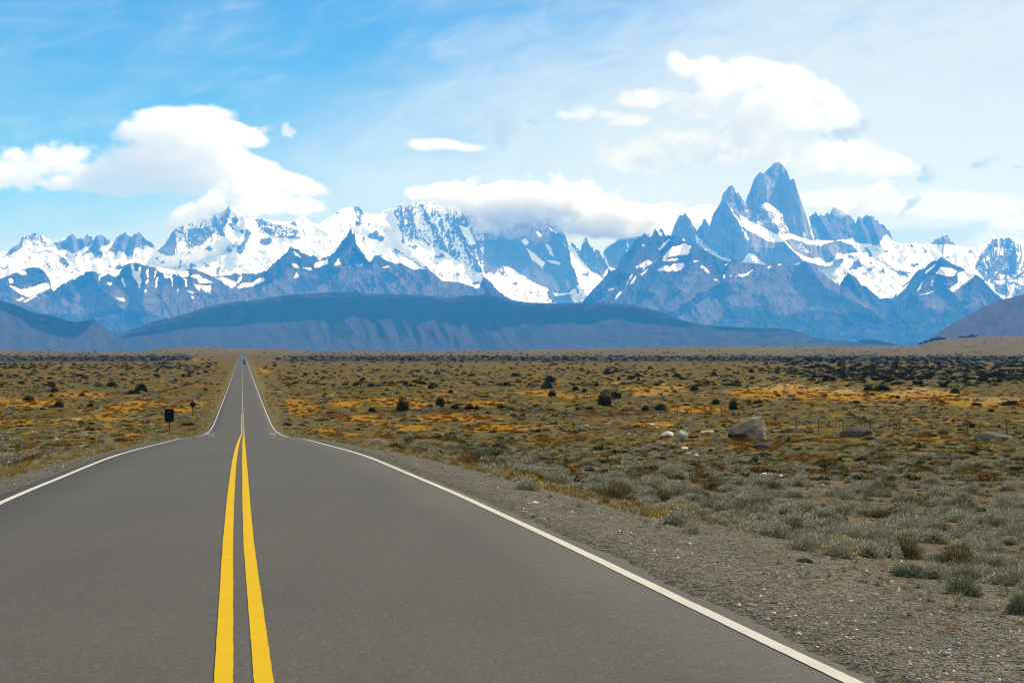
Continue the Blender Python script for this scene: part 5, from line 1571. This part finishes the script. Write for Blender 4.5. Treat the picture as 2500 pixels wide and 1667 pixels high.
def boulder(name, seed, px, py, w, h, dep, colr, label, sub=4, planes=9, rot=0.0, sink=0.12, shape=None, group=None, noise=0.18):
    x, y, z = ground_hit(px, py)
    k = y / F
    v, f = rock_shape(seed, planes, sub, noise)
    if shape is not None:
        v = shape(v)
    c, s = math.cos(rot), math.sin(rot)
    v = np.stack([v[:, 0] * c - v[:, 1] * s, v[:, 0] * s + v[:, 1] * c, v[:, 2]], -1)
    v[:, 0] = (v[:, 0] - (v[:, 0].max() + v[:, 0].min()) / 2) / (v[:, 0].max() - v[:, 0].min()) * w * k
    v[:, 1] = v[:, 1] / (v[:, 1].max() - v[:, 1].min()) * dep * w * k
    v[:, 2] = (v[:, 2] - v[:, 2].min()) / (v[:, 2].max() - v[:, 2].min()) * h * k * (1 + sink) - h * k * sink
    n = fbm(v[:, 0] * 2.0 + seed, v[:, 2] * 2.5 + v[:, 1], 4, seed + 9)
    n2 = fbm(v[:, 0] * 0.8 + seed, v[:, 2] * 0.9 + v[:, 1], 3, seed + 19)
    C = np.array(colr)[None] * (1 + 0.35 * n + 0.3 * n2)[:, None]
    C = C * (1 - 0.35 * sstep(n2, 0.15, 0.4)[:, None] * np.array([[0.4, 0.6, 1.0]]))
    o = mesh_np(name, v, f, M_ROCK, {'col': np.clip(C, 0.01, 0.9)}, smooth=sub >= 4)
    o.location = (x, y + dep * w * k * 0.5, z)
    return tag(o, label, 'rock', group)


def big_boulder():
    # the split face of the photograph: tall blocky right half, lower broken shoulder at the left, hollow underneath
    x, y, z = ground_hit(1824, 1078)
    k = y / F
    O = [(-44, 11, .35), (-43, 22, .5), (-38, 31, .7), (-12, 41, .9), (-5, 49, 1.0), (14, 57, 1.1), (33, 60, .95), (43, 52, .8), (46, 38, .8), (47, 16, .9), (45, -4, 1.0), (28, -5, 1.1), (8, 1, 1.0), (-18, 1, .6), (-32, 4, .45)]
    bm = bmesh.new()
    for px_, h, dpt in O:
        for yy in (-14 * dpt, 24 * dpt):
            bm.verts.new((px_ * k, yy * k, h * k))
    for px_, h, yy in ((20, 40, -22), (38, 22, -21), (-5, 24, -17), (-25, 18, -16), (25, 8, -17), (10, 50, 2), (30, 56, 6), (40, 30, 30), (0, 20, 34)):
        bm.verts.new((px_ * k, yy * k, h * k))
    bmesh.ops.convex_hull(bm, input=bm.verts)
    loose = [v for v in bm.verts if not v.link_faces]
    bmesh.ops.delete(bm, geom=loose, context='VERTS')
    bmesh.ops.triangulate(bm, faces=bm.faces)
    bmesh.ops.subdivide_edges(bm, edges=bm.edges, cuts=5, use_grid_fill=True)
    bmesh.ops.triangulate(bm, faces=bm.faces)
    bmesh.ops.subdivide_edges(bm, edges=bm.edges, cuts=1, use_grid_fill=True)
    bmesh.ops.triangulate(bm, faces=bm.faces)
    bm.normal_update()
    v = np.array([p.co[:] for p in bm.verts]); nr = np.array([p.normal[:] for p in bm.verts])
    f = np.array([[q.index for q in p.verts] for p in bm.faces])
    bm.free()
    a = ridged(v[:, 0] / 0.9 + 3, v[:, 2] / 0.7 + v[:, 1] / 1.1, 5, 771, 0.6) - 0.5
    b = fbm(v[:, 0] / 0.35, v[:, 2] / 0.3 + v[:, 1] / 0.4, 4, 772)
    hol = sstep(-(v[:, 0] / k) + 8, 0, 16) * (1 - sstep(v[:, 2] / k, 8, 20)) * (v[:, 1] < 0)
    v = v + nr * (0.10 * a + 0.035 * b)[:, None] + np.array([0, 1, 0.12]) * (hol * 14 * k)[:, None]
    n2 = fbm(v[:, 0] * 0.9, v[:, 2] * 1.3 + v[:, 1], 4, 773)
    C = np.array((0.20, 0.178, 0.125))[None] * (1 + 0.55 * n2 + 0.35 * b)[:, None]
    dk = sstep(n2 + 0.4 * b - 0.35 * (v[:, 0] / (46 * k)), 0.10, 0.34)[:, None] * 0.65  # mottled dark tone, heavier on the left: the unlit side put into the colour
    C = C * (1 - dk) + np.array((0.05, 0.052, 0.042)) * dk
    o = mesh_np('boulder', v, f, M_ROCK, {'col': np.clip(C, 0.01, 0.9)}, smooth=False)
    o.location = (x, y + 14 * k, z)
    tag(o, 'biggest boulder on the plain, tall on its right side, in front of the wire fence', 'rock')


big_boulder()
boulder('boulder', 8, 1870, 1096, 62, 15, 0.6, (0.05, 0.048, 0.043), 'low dark slab of rock in front of the biggest boulder', planes=7, sink=0.5)
boulder('boulder', 12, 2095, 1067, 82, 25, 0.7, (0.055, 0.052, 0.042), 'dome-shaped dark boulder right of the biggest boulder, at the end of the visible fence', sub=5, planes=3, noise=0.1, sink=0.8)
boulder('boulder', 15, 2430, 1073, 92, 16, 0.5, (0.10, 0.097, 0.085), 'long low streaked grey boulder near the right edge', sub=4, planes=4, noise=0.12, sink=0.7)
boulder('boulder', 21, 1629, 1069, 34, 16, 0.8, (0.46, 0.43, 0.38), 'pale whitish boulder at the left end of the row of rocks')
boulder('boulder', 24, 1666, 1076, 31, 27, 0.8, (0.22, 0.22, 0.19), 'upright grey-green boulder second from the left of the row of rocks', planes=6)
boulder('boulder', 27, 1727, 1064, 38, 14, 0.7, (0.34, 0.25, 0.13), 'tan-coloured rock between the upright boulder and the biggest boulder', planes=6)
rl = []
for k, (px_, py_, w, h) in enumerate([(1604, 1046, 15, 6), (1592, 1039, 16, 6), (1535, 1060, 8, 5), (1549, 1062, 7, 4), (1620, 1084, 7, 4), (1603, 1082, 6, 4), (1570, 1091, 9, 3), (1645, 1085, 8, 4),
                                      (1672, 1098, 18, 9), (1680, 1110, 12, 6), (1700, 1113, 13, 6), (1688, 1122, 9, 3), (1820, 1160, 12, 7), (1866, 1160, 16, 8), (1905, 1163, 16, 6), (1961, 1150, 18, 7), (1965, 1165, 22, 5), (1935, 1176, 14, 6),
                                      (1375, 1098, 11, 3), (1832, 1152, 12, 6), (1852, 1150, 10, 5), (136, 1077, 14, 9), (1540, 1303, 8, 5), (1432, 1040, 11, 5), (2070, 1310, 10, 4), (1560, 1128, 8, 3), (1745, 1140, 9, 4), (2010, 1185, 12, 5)]):
    o_ = boulder('rock', 40 + k, px_, py_ + 1, w, h, 0.9, (0.42, 0.39, 0.33) if k % 3 else (0.30, 0.27, 0.23), 'one of the small pale rocks strewn around the boulders', sub=2, planes=6, group='small pale rocks on the plain')
    rl.append((o_, px_, py_))
label_by_place(rl, 'small pale rock', [('biggest boulder', 1824, 1078), ('pale whitish boulder', 1629, 1069), ('upright grey-green boulder', 1666, 1076), ('wide yellow-flowered shrub', 1650, 1282), ('low dark slab', 1870, 1096),
                                        ('dome-shaped boulder', 2095, 1067), ('dark twiggy olive-brown shrub', 1500, 1218), ('left end of the left fence', 60, 980), ('upright blue-green shrub', 2042, 1272)])


# ------------------------------------------------------------------ small mesh kit
class MB:
    def __init__(self):
        self.bm = bmesh.new()
    def box(self, cx, cy, cz, sx, sy, sz, rot=None, bev=0.0):
        r = bmesh.ops.create_cube(self.bm, size=1.0)
        for v in r['verts']:
            v.co = Vector((v.co.x * sx, v.co.y * sy, v.co.z * sz))
            if rot is not None:
                v.co = rot @ v.co
            v.co += Vector((cx, cy, cz))
        if bev:
            ed = list({e for v in r['verts'] for e in v.link_edges})
            bmesh.ops.bevel(self.bm, geom=ed, offset=bev, segments=1, affect='EDGES')
        return self
    def tube(self, p, q, r, seg=8, r2=None):
        p, q = Vector(p), Vector(q)
        dv = q - p
        m = dv.to_track_quat('Z', 'Y').to_matrix()
        ring = []
        for t, rr in ((p, r), (q, r if r2 is None else r2)):
            ring.append([self.bm.verts.new(t + m @ Vector((math.cos(a) * rr, math.sin(a) * rr, 0))) for a in [2 * math.pi * i / seg for i in range(seg)]])
        for i in range(seg):
            self.bm.faces.new((ring[0][i], ring[0][(i + 1) % seg], ring[1][(i + 1) % seg], ring[1][i]))
        self.bm.faces.new(ring[0][::-1]); self.bm.faces.new(ring[1])
        return self
    def prism(self, pts, y0, y1):
        a = [self.bm.verts.new((x, y0, z)) for x, z in pts]
        b = [self.bm.verts.new((x, y1, z)) for x, z in pts]
        n = len(pts)
        self.bm.faces.new(a); self.bm.faces.new(b[::-1])
        for i in range(n):
            self.bm.faces.new((a[i], b[i], b[(i + 1) % n], a[(i + 1) % n]))
        return self
    def build(self, name, mat, parent=None, loc=None):
        bmesh.ops.recalc_face_normals(self.bm, faces=self.bm.faces)
        me = bpy.data.meshes.new(name)
        self.bm.to_mesh(me); self.bm.free()
        me.materials.append(mat)
        o = bpy.data.objects.new(name, me)
        col.objects.link(o)
        if parent is not None:
            o.parent = parent
        if loc is not None:
            o.location = loc
        return o


def empty(name, loc, rz=0.0):
    o = bpy.data.objects.new(name, None)
    col.objects.link(o)
    o.location = loc
    o.rotation_euler = (0, 0, rz)
    return o


M_SIGN = mat_plain('sign_back_black', (0.005, 0.008, 0.012), 0.8, 0.0, 0.05)
M_STEEL = mat_plain('weathered_steel', (0.10, 0.12, 0.13), 0.5, 0.6, 0.4)
M_POST = mat_plain('dark_post', (0.014, 0.014, 0.014), 0.8, 0.0, 0.05)
M_WOOD = mat_plain('weathered_fence_wood', (0.055, 0.042, 0.03), 0.9)
M_WIRE = mat_plain('fence_wire', (0.10, 0.09, 0.08), 0.6, 0.5)
M_RED = mat_plain('faded_red_paint', (0.30, 0.06, 0.03), 0.7)
M_PALE = mat_plain('pale_paint', (0.55, 0.50, 0.42), 0.7)


def signs():
    # rectangular plate, seen from behind
    x, y, z = ground_hit(413.5, 1056)
    k = y / F
    t = tag(empty('road_sign', (x, y, z)), 'rectangular road sign with its black back to the camera, left of the road', 'road sign')
    w, h = 22.6 * k, 31 * k
    zb = 27 * k
    MB().box(-0.3 * k - 0.02, 0.05, zb + h / 2, w, 0.012, h, Matrix.Rotation(R(-1.5), 3, 'Y'), 0.003).build('sign_panel', M_SIGN, t)
    MB().box(-w / 2 - 0.06, 0.05, zb + h - 0.03, 0.22, 0.014, 0.05).build('panel_corner', M_SIGN, t)
    MB().tube((0.05, 0, -0.3), (-0.03, 0, zb + h * 0.80), 0.034, 10).build('post', M_POST, t)
    b = MB().box(-0.03, 0.02, zb + h * 0.80, 0.08, 0.06, 0.06, None, 0.01).build('bracket', M_PALE, t)
    MB().box(-0.02, 0.028, zb + h * 0.25, 0.10, 0.04, 0.05, None, 0.01).build('bracket', M_STEEL, t)
    MB().box(0.14, 0.0, 0.05, 0.30, 0.2, 0.14, None, 0.03).build('footing', M_RED, t)
    # diamond warning sign from behind
    x, y, z = ground_hit(469.5, 1017)
    k = y / F
    t = tag(empty('road_sign', (x, y, z)), 'diamond-shaped road sign seen from its black back, beyond the rectangular one', 'road sign')
    q = 8.8 * k
    cz = 30 * k
    MB().prism([(0.05, cz - q), (q + 0.05, cz - 0.04), (0.07, cz + q), (-q + 0.05, cz + 0.02)], 0.03, 0.045).build('sign_panel', M_SIGN, t)
    MB().tube((-0.02, 0, -0.3), (0.05, 0, cz + q * 0.6), 0.034, 10).build('post', M_POST, t)
    MB().box(0.05, 0.01, cz + q * 0.62, 0.07, 0.05, 0.06, None, 0.01).build('bracket', M_PALE, t)
    # small dark marker further on
    x, y, z = ground_hit(485.5, 982)
    t = tag(empty('marker_post', (x, y, z)), 'small marker post with two dark plates, beyond the diamond sign left of the road', 'marker')
    k = y / F
    MB().tube((0, 0, -0.2), (0, 0, 12 * k), 0.04, 8).build('post', M_PALE, t)
    MB().box(0, -0.05, 10.6 * k, 3.6 * k, 0.02, 3.2 * k, None, 0.01).build('plate', M_SIGN, t)
    MB().box(0.1, -0.05, 3.2 * k, 3.0 * k, 0.02, 4.2 * k, None, 0.01).build('plate', M_SIGN, t)
    x, y, z = ground_hit(700.5, 974)
    t = tag(empty('marker_post', (x, y, z)), 'thin reddish marker stake at the head of the orange slope right of the road', 'marker')
    MB().tube((0, 0, -0.2), (0, 0, 0.62), 0.035, 8).build('post', M_POST, t)
    MB().box(0, 0, 0.72, 0.16, 0.05, 0.22, None, 0.01).build('cap', M_RED, t)


from mathutils import Matrix
signs()


def fence(name, path, y0, y1, step, label, nd=True, height=1.32):
    ys = np.arange(y0, y1, step)
    xs = np.array([path(v) for v in ys])
    zs = land_z(xs, ys)
    root = tag(empty(name, (float(xs[0]), float(ys[0]), float(zs[0]))), label, 'fence')
    o0 = np.array([xs[0], ys[0], zs[0]])
    # one post, then copies of it
    base = MB().box(0, 0, height / 2 - 0.15, 0.085, 0.085, height + 0.3, None, 0.01).build('post', M_WOOD, root)
    for i, (a, b, c) in enumerate(zip(xs, ys, zs)):
        p = base if i == 0 else base.copy()
        if i:
            col.objects.link(p)
        p.parent = root
        p.location = Vector((a, b, c)) - Vector(o0)
        tall = 1.0 + 0.18 * (math.sin(i * 12.7) > 0.3)
        p.rotation_euler = (0.03 * math.sin(i * 3.1), 0.04 * math.sin(i * 5.3), 0.3 * math.sin(i))
        p.scale = (1, 1, tall * (0.94 + 0.1 * math.sin(i * 7.7)))
    wires = MB()
    for k in range(5):
        h = 0.22 + 0.25 * k
        for i in range(len(xs) - 1):
            wires.tube((xs[i] - o0[0] - 0.05, ys[i] - o0[1], zs[i] - o0[2] + h), (xs[i + 1] - o0[0] - 0.05, ys[i + 1] - o0[1], zs[i + 1] - o0[2] + h), 0.004, 3)
    wires.build('wires', M_WIRE, root)
    if nd:
        dr = MB()
        yy = np.arange(y0, min(y1 - step, 720), 1.4)
        for v in yy:
            xx = path(v)
            i = min(int((v - y0) / step), len(xs) - 2)
            f = (v - ys[i]) / step
            z = zs[i] + (zs[i + 1] - zs[i]) * f
            dr.box(xx - o0[0] - 0.05, v - o0[1], z - o0[2] + 0.70, 0.020, 0.018, 1.08)
        d = dr.build('droppers', M_WOOD, root)
        d['kind'] = 'stuff'


fence('wire_fence', lambda v: float(road_x(v) + np.interp(v, [150, 315, 540, 600, 877, 2000], [67, 68, 68, 63, 50, 36])), 160.0, 1100.0, 10.0,
      'wire fence with dark wooden posts running behind the biggest boulder, right of the road')
fence('wire_fence', lambda v: float(road_x(v) - np.interp(v, [300, 550, 700, 960], [46, 50, 47, 45])), 320.0, 1150.0, 10.0,
      'wire fence with close-set pickets crossing the plain left of the road')


# ------------------------------------------------------------------ the two cars far down the road
M_CAR1 = mat_plain('dark_car_paint', (0.015, 0.02, 0.022), 0.3, 0.2, 0.5)
M_CAR2 = mat_plain('dark_maroon_paint', (0.02, 0.010, 0.014), 0.3, 0.2, 0.5)
M_GLASS = mat_plain('car_glass', (0.02, 0.03, 0.035), 0.1, 0.0, 0.8)
M_TYRE = mat_plain('tyre_rubber', (0.015, 0.015, 0.015), 0.9)
M_RIM = mat_plain('wheel_rim', (0.30, 0.30, 0.31), 0.4, 0.8)
M_LAMP = mat_plain('tail_lamp_red', (0.35, 0.01, 0.01), 0.3)


def car(name, Y, off, paint, w, h, L, label):
    x = float(road_x(Y)) + off
    z = float(road_z(Y)) - 0.012 * abs(off)
    rz = math.atan(0.1317)
    t = tag(empty(name, (x, Y, z), rz), label, 'car')
    b = MB()
    # side profile drawn in y (length) and z, extruded over the width
    prof = [(-L / 2, 0.32), (-L / 2, 0.86), (-L / 2 + 0.10, 0.98), (L * 0.20, 1.0), (L / 2 - 0.12, 0.86), (L / 2, 0.66), (L / 2, 0.32)]
    b.prism([(a, c * h / 1.5) for a, c in prof], -w / 2, w / 2)
    for v in b.bm.verts:
        v.co = Vector((v.co.y, v.co.x, v.co.z))
    body = b.build('body', paint, t)
    bv = body.modifiers.new('bevel', 'BEVEL'); bv.width = 0.06; bv.segments = 2
    c = MB()
    bot = [(-w / 2 + 0.05, -L / 2 + 0.12), (w / 2 - 0.05, -L / 2 + 0.12), (w / 2 - 0.05, L * 0.20), (-w / 2 + 0.05, L * 0.20)]
    top = [(-w / 2 + 0.22, -L / 2 + 0.42), (w / 2 - 0.22, -L / 2 + 0.42), (w / 2 - 0.22, L * 0.04), (-w / 2 + 0.22, L * 0.04)]
    lo = [c.bm.verts.new((p[0], p[1], 0.985 * h / 1.5)) for p in bot]
    hi = [c.bm.verts.new((p[0], p[1], h)) for p in top]
    c.bm.faces.new(hi)
    for i in range(4):
        c.bm.faces.new((lo[i], lo[(i + 1) % 4], hi[(i + 1) % 4], hi[i]))
    roof = c.build('cabin', paint, t)
    g = MB()
    zc, zt = 1.04 * h / 1.5, h - 0.09
    g.prism([(-w / 2 + 0.16, zc), (w / 2 - 0.16, zc), (w / 2 - 0.27, zt), (-w / 2 + 0.27, zt)], -L / 2 + 0.08, -L / 2 + 0.20)
    for v in g.bm.verts:
        v.co.y += 0.30 * (v.co.z - zc) / (zt - zc) - 0.0
    g.build('rear_window', M_GLASS, t)
    for s in (-1, 1):
        MB().box(s * (w / 2 - 0.17), -L / 2 - 0.005, 0.78 * h / 1.5, 0.22, 0.05, 0.16, None, 0.02).build('tail_light', M_LAMP, t)
        for yy in (-L * 0.31, L * 0.31):
            wh = MB().tube((s * (w / 2 - 0.22), yy, 0.33), (s * (w / 2 + 0.005), yy, 0.33), 0.33, 18).build('wheel', M_TYRE, t)
            MB().tube((s * (w / 2 + 0.0), yy, 0.33), (s * (w / 2 + 0.012), yy, 0.33), 0.20, 14).build('rim', M_RIM, wh)
    MB().box(0, -L / 2 - 0.03, 0.42, w - 0.1, 0.10, 0.20, None, 0.03).build('bumper', M_POST, t)
    MB().box(0, -L / 2 - 0.012, 0.66 * h / 1.5, 0.42, 0.02, 0.13, None, 0.004).build('number_plate', M_PALE, t)


car('car', 1225, 1.15, M_CAR1, 1.72, 1.45, 4.3, 'small dark car, the nearer of two driving away far down the road')
car('off_road_car', 1445, 1.15, M_CAR2, 1.85, 1.95, 4.6, 'taller dark car, the farther of two driving away far down the road')


def hut():
    Y = 4300.0
    x = (1697 - HX) / F * Y
    z = float(land_z(np.array([x]), np.array([Y]))[0])
    t = tag(empty('hut', (x, Y, z)), 'tiny white hut far out on the tan plain before the foothills', 'building')
    MB().box(0, 0, 1.2, 5.0, 4.0, 2.4).build('wall', M_PALE, t)
    MB().prism([(-2.8, 2.35), (2.8, 2.35), (0, 3.4)], -2.2, 2.2).build('roof', M_STEEL, t)
    MB().box(0.8, -2.02, 1.0, 0.9, 0.06, 2.0).build('door', M_POST, t)


hut()
# ------------------------------------------------------------------ clouds hanging on the summits: real volumes
def cloud_volume(name, label, px, py, Z, blobs, dens, nscale, namt, depth=900.0, seed=0.0, fine=0.5, aniso=0.1, tint=(0.955, 0.96, 0.97)):
    """blobs: (px, py, rx, ry, rot) in photograph pixels at distance Z; each is an ellipsoid of that size, 'depth' thick"""
    k = Z / F
    cx, cz = (px - HX) * k, CAMZ + (HY - py) * k
    m = bpy.data.materials.new(name + '_vapour')
    m.use_nodes = True
    T = NT(m.node_tree)
    tc = T.n('ShaderNodeTexCoord')
    ob_ = tc.outputs['Object']
    nz = T.n('ShaderNodeTexNoise')
    nz.inputs['Scale'].default_value = nscale / 1000.0
    nz.inputs['Detail'].default_value = 7
    nz.inputs['Roughness'].default_value = 0.68
    off = T.n('ShaderNodeVectorMath', operation='ADD')
    sc_ = T.n('ShaderNodeVectorMath', operation='MULTIPLY')
    T.put(sc_.inputs[0], ob_)
    sc_.inputs[1].default_value = (1.0, 0.35, 1.25)
    T.put(off.inputs[0], sc_.outputs[0])
    off.inputs[1].default_value = (seed * 1000, 0, 0)
    T.put(nz.inputs['Vector'], off.outputs[0])
    sp = T.n('ShaderNodeSeparateXYZ')
    T.put(sp.inputs[0], ob_)
    X, Y, Zs = sp.outputs
    res = None
    lo = [1e9, 1e9]; hi = [-1e9, -1e9]
    for (bx, by, rx, ry, rot) in blobs:
        ax, az = (bx - px) * k, -(by - py) * k
        c, s = math.cos(R(rot)), math.sin(R(rot))
        a = T.m('SUBTRACT', X, ax); b = T.m('SUBTRACT', Zs, az)
        p = T.m('ADD', T.m('MULTIPLY', a, c / (rx * k)), T.m('MULTIPLY', b, s / (rx * k)))
        q = T.m('ADD', T.m('MULTIPLY', a, -s / (ry * k)), T.m('MULTIPLY', b, c / (ry * k)))
        w = T.m('MULTIPLY', Y, 1.0 / depth)
        d = T.m('ADD', T.m('ADD', T.m('MULTIPLY', p, p), T.m('MULTIPLY', q, q)), T.m('MULTIPLY', w, w))
        e = T.m('SUBTRACT', 1.0, T.m('SQRT', d))
        res = e if res is None else T.m('SMOOTH_MAX', res, e, 0.15)
        g = max(rx, ry) if abs(rot) > 30 else rx
        lo = [min(lo[0], ax - rx * k), min(lo[1], az - (ry + abs(s) * rx) * k)]
        hi = [max(hi[0], ax + rx * k), max(hi[1], az + (ry + abs(s) * rx) * k)]
    f = T.m('ADD', res, T.m('MULTIPLY', T.m('SUBTRACT', nz.outputs[0], 0.5), namt))
    f = T.sm(f, 0.02, fine)
    v = T.n('ShaderNodeVolumePrincipled')
    v.inputs['Color'].default_value = (*tint, 1)
    v.inputs['Anisotropy'].default_value = aniso
    T.put(v.inputs['Density'], T.m('MULTIPLY', f, dens))
    o = T.n('ShaderNodeOutputMaterial')
    T.put(o.inputs['Volume'], v.outputs[0])
    m.volume_intersection_method = 'FAST' if hasattr(m, 'volume_intersection_method') else 'FAST'
    # hull: an ellipsoid that just holds the vapour
    bm_c = [(lo[0] + hi[0]) / 2, (lo[1] + hi[1]) / 2]
    hx, hz = (hi[0] - lo[0]) / 2 * 1.25, (hi[1] - lo[1]) / 2 * 1.35
    n, mr = 20, 10
    vs, fs = [], []
    for i in range(mr + 1):
        th = math.pi * i / mr
        for j in range(n):
            ph = 2 * math.pi * j / n
            vs.append((bm_c[0] + hx * math.sin(th) * math.cos(ph), depth * 1.2 * math.sin(th) * math.sin(ph), bm_c[1] + hz * math.cos(th)))
    for i in range(mr):
        for j in range(n):
            fs.append((i * n + j, (i + 1) * n + j, (i + 1) * n + (j + 1) % n, i * n + (j + 1) % n))
    o = mesh_np(name, np.array(vs), np.array(fs), m, smooth=False)
    o.location = (cx, Z, cz)
    tag(o, label, 'cloud')
    return o


cloud_volume('cap_cloud', 'long white cap cloud smothering the central summit ridge left of the granite towers', 1330, 500, 37300,
             [(1060, 476, 80, 24, -6), (1140, 486, 100, 42, -10), (1215, 505, 100, 72, -10), (1300, 492, 150, 64, 0), (1400, 496, 140, 58, -4), (1510, 525, 120, 44, -8),
              (1190, 552, 55, 50, -20), (1610, 530, 100, 34, 4), (1700, 525, 60, 24, 6), (1450, 552, 100, 38, -8), (1550, 566, 90, 26, 0)], 0.0050, 2.6, 2.5, depth=1000, seed=1, fine=0.6)
cloud_volume('summit_cloud', 'grey-white cloud streaming off the snowy pyramid summit at left', 590, 490, 37300,
             [(605, 462, 70, 38, 35), (660, 495, 110, 32, -8), (520, 500, 70, 32, 45), (450, 530, 55, 26, 35), (600, 510, 70, 28, 20), (740, 500, 60, 20, 0)], 0.0025, 2.4, 2.2, depth=900, seed=3, fine=0.5)
cloud_volume('wisp_cloud', 'thin grey wisp blowing off the jagged ridge right of the tallest granite tower', 2080, 500, 36800,
             [(2075, 512, 50, 22, 10), (2120, 478, 50, 18, 42), (2150, 455, 34, 16, 20), (2190, 490, 40, 18, -50), (2050, 500, 30, 20, 70)], 0.0016, 5.0, 2.6, depth=500, seed=12, fine=0.6, tint=(0.90, 0.94, 1.0))
SKYC = 56000
cloud_volume('lens_cloud', 'tall stacked white lens cloud with a flat anvil top above the left range', 420, 390, SKYC,
             [(445, 284, 150, 24, 2), (420, 316, 165, 46, 4), (575, 325, 95, 32, -16), (500, 352, 120, 36, 0), (400, 395, 180, 62, 0), (595, 412, 150, 50, -18), (300, 440, 170, 44, 2),
              (470, 434, 230, 46, 0), (700, 446, 110, 32, -14), (620, 446, 130, 36, 0)], 0.0015, 1.9, 0.85, depth=1800, seed=5, fine=0.42)
cloud_volume('low_cloud', 'ragged white cloud running off the left edge beside the stacked lens cloud', 90, 410, SKYC,
             [(60, 415, 130, 40, 2), (150, 385, 100, 42, 6), (20, 440, 120, 28, 0), (235, 425, 100, 40, 0), (-60, 410, 120, 50, 0), (40, 380, 50, 22, 0), (170, 445, 120, 22, 0)], 0.0016, 1.9, 3.0, depth=1500, seed=6, fine=0.8)
cloud_volume('hooded_cloud', 'large bright hooded cloud arching over the tallest granite tower', 1850, 240, SKYC,
             [(1850, 178, 110, 34, -8), (1945, 205, 110, 40, -24), (2035, 255, 85, 32, -40), (1890, 250, 150, 56, -12), (1760, 195, 110, 44, -16), (1665, 160, 60, 22, -32), (1720, 250, 80, 40, 0),
              (1960, 285, 110, 40, -12), (1850, 300, 110, 44, 0)], 0.0015, 1.5, 2.8, depth=1700, seed=7, fine=0.8)
cloud_volume('puffy_cloud', 'low puffy cloud bank between the hooded cloud and the granite towers', 1750, 370, SKYC,
             [(1820, 345, 90, 42, 0), (1700, 375, 110, 28, 6), (1590, 395, 120, 24, 6), (1890, 380, 80, 36, 0), (2060, 375, 110, 34, -6), (2170, 400, 100, 26, -10), (1980, 400, 80, 30, 0)],
             0.0013, 1.9, 3.8, depth=1400, seed=8, fine=0.9)
cloud_volume('thin_lens_cloud', 'small thin white lens cloud alone above the central ridge', 1080, 355, SKYC, [(1070, 352, 92, 13, -3), (1035, 355, 50, 13, 0), (1140, 361, 60, 6, -3)], 0.0020, 2.0, 0.6, depth=1500, seed=9, fine=0.75)
cloud_volume('small_cloud', 'small puffy white cloud left of the hooded cloud', 1430, 270, SKYC, [(1425, 275, 50, 24, 5), (1380, 282, 34, 14, 0), (1500, 280, 55, 14, -4), (1560, 230, 60, 12, 0)], 0.0010, 3.4, 2.6, depth=900, seed=10, fine=1.0)
# ------------------------------------------------------------------ the air: one closed box of even haze
def build_haze():
    x, y0, y1, zb, zt_ = 24000, -3000, 47000, -1000, 3600
    v = np.array([(sx * x, yy, zz) for zz in (zb, zt_) for yy in (y0, y1) for sx in (-1, 1)], float)
    f = np.array([(0, 2, 3, 1), (4, 5, 7, 6), (0, 1, 5, 4), (2, 6, 7, 3), (0, 4, 6, 2), (1, 3, 7, 5)])
    m = bpy.data.materials.new('haze_air')
    m.use_nodes = True
    T = NT(m.node_tree)
    p = T.n('ShaderNodeVolumePrincipled')
    p.inputs['Color'].default_value = HAZE_COL
    p.inputs['Density'].default_value = HAZE_DENSITY
    p.inputs['Anisotropy'].default_value = 0.0
    p.inputs['Absorption Color'].default_value = (1, 1, 1, 1)
    o = T.n('ShaderNodeOutputMaterial')
    T.put(o.inputs['Volume'], p.outputs[0])
    ob = mesh_np('haze', v, f, m, smooth=False)
    ob['kind'] = 'stuff'


HAZE_COL = (0.035, 0.33, 1.0, 1)
HAZE_DENSITY = 3.2e-5
build_haze()
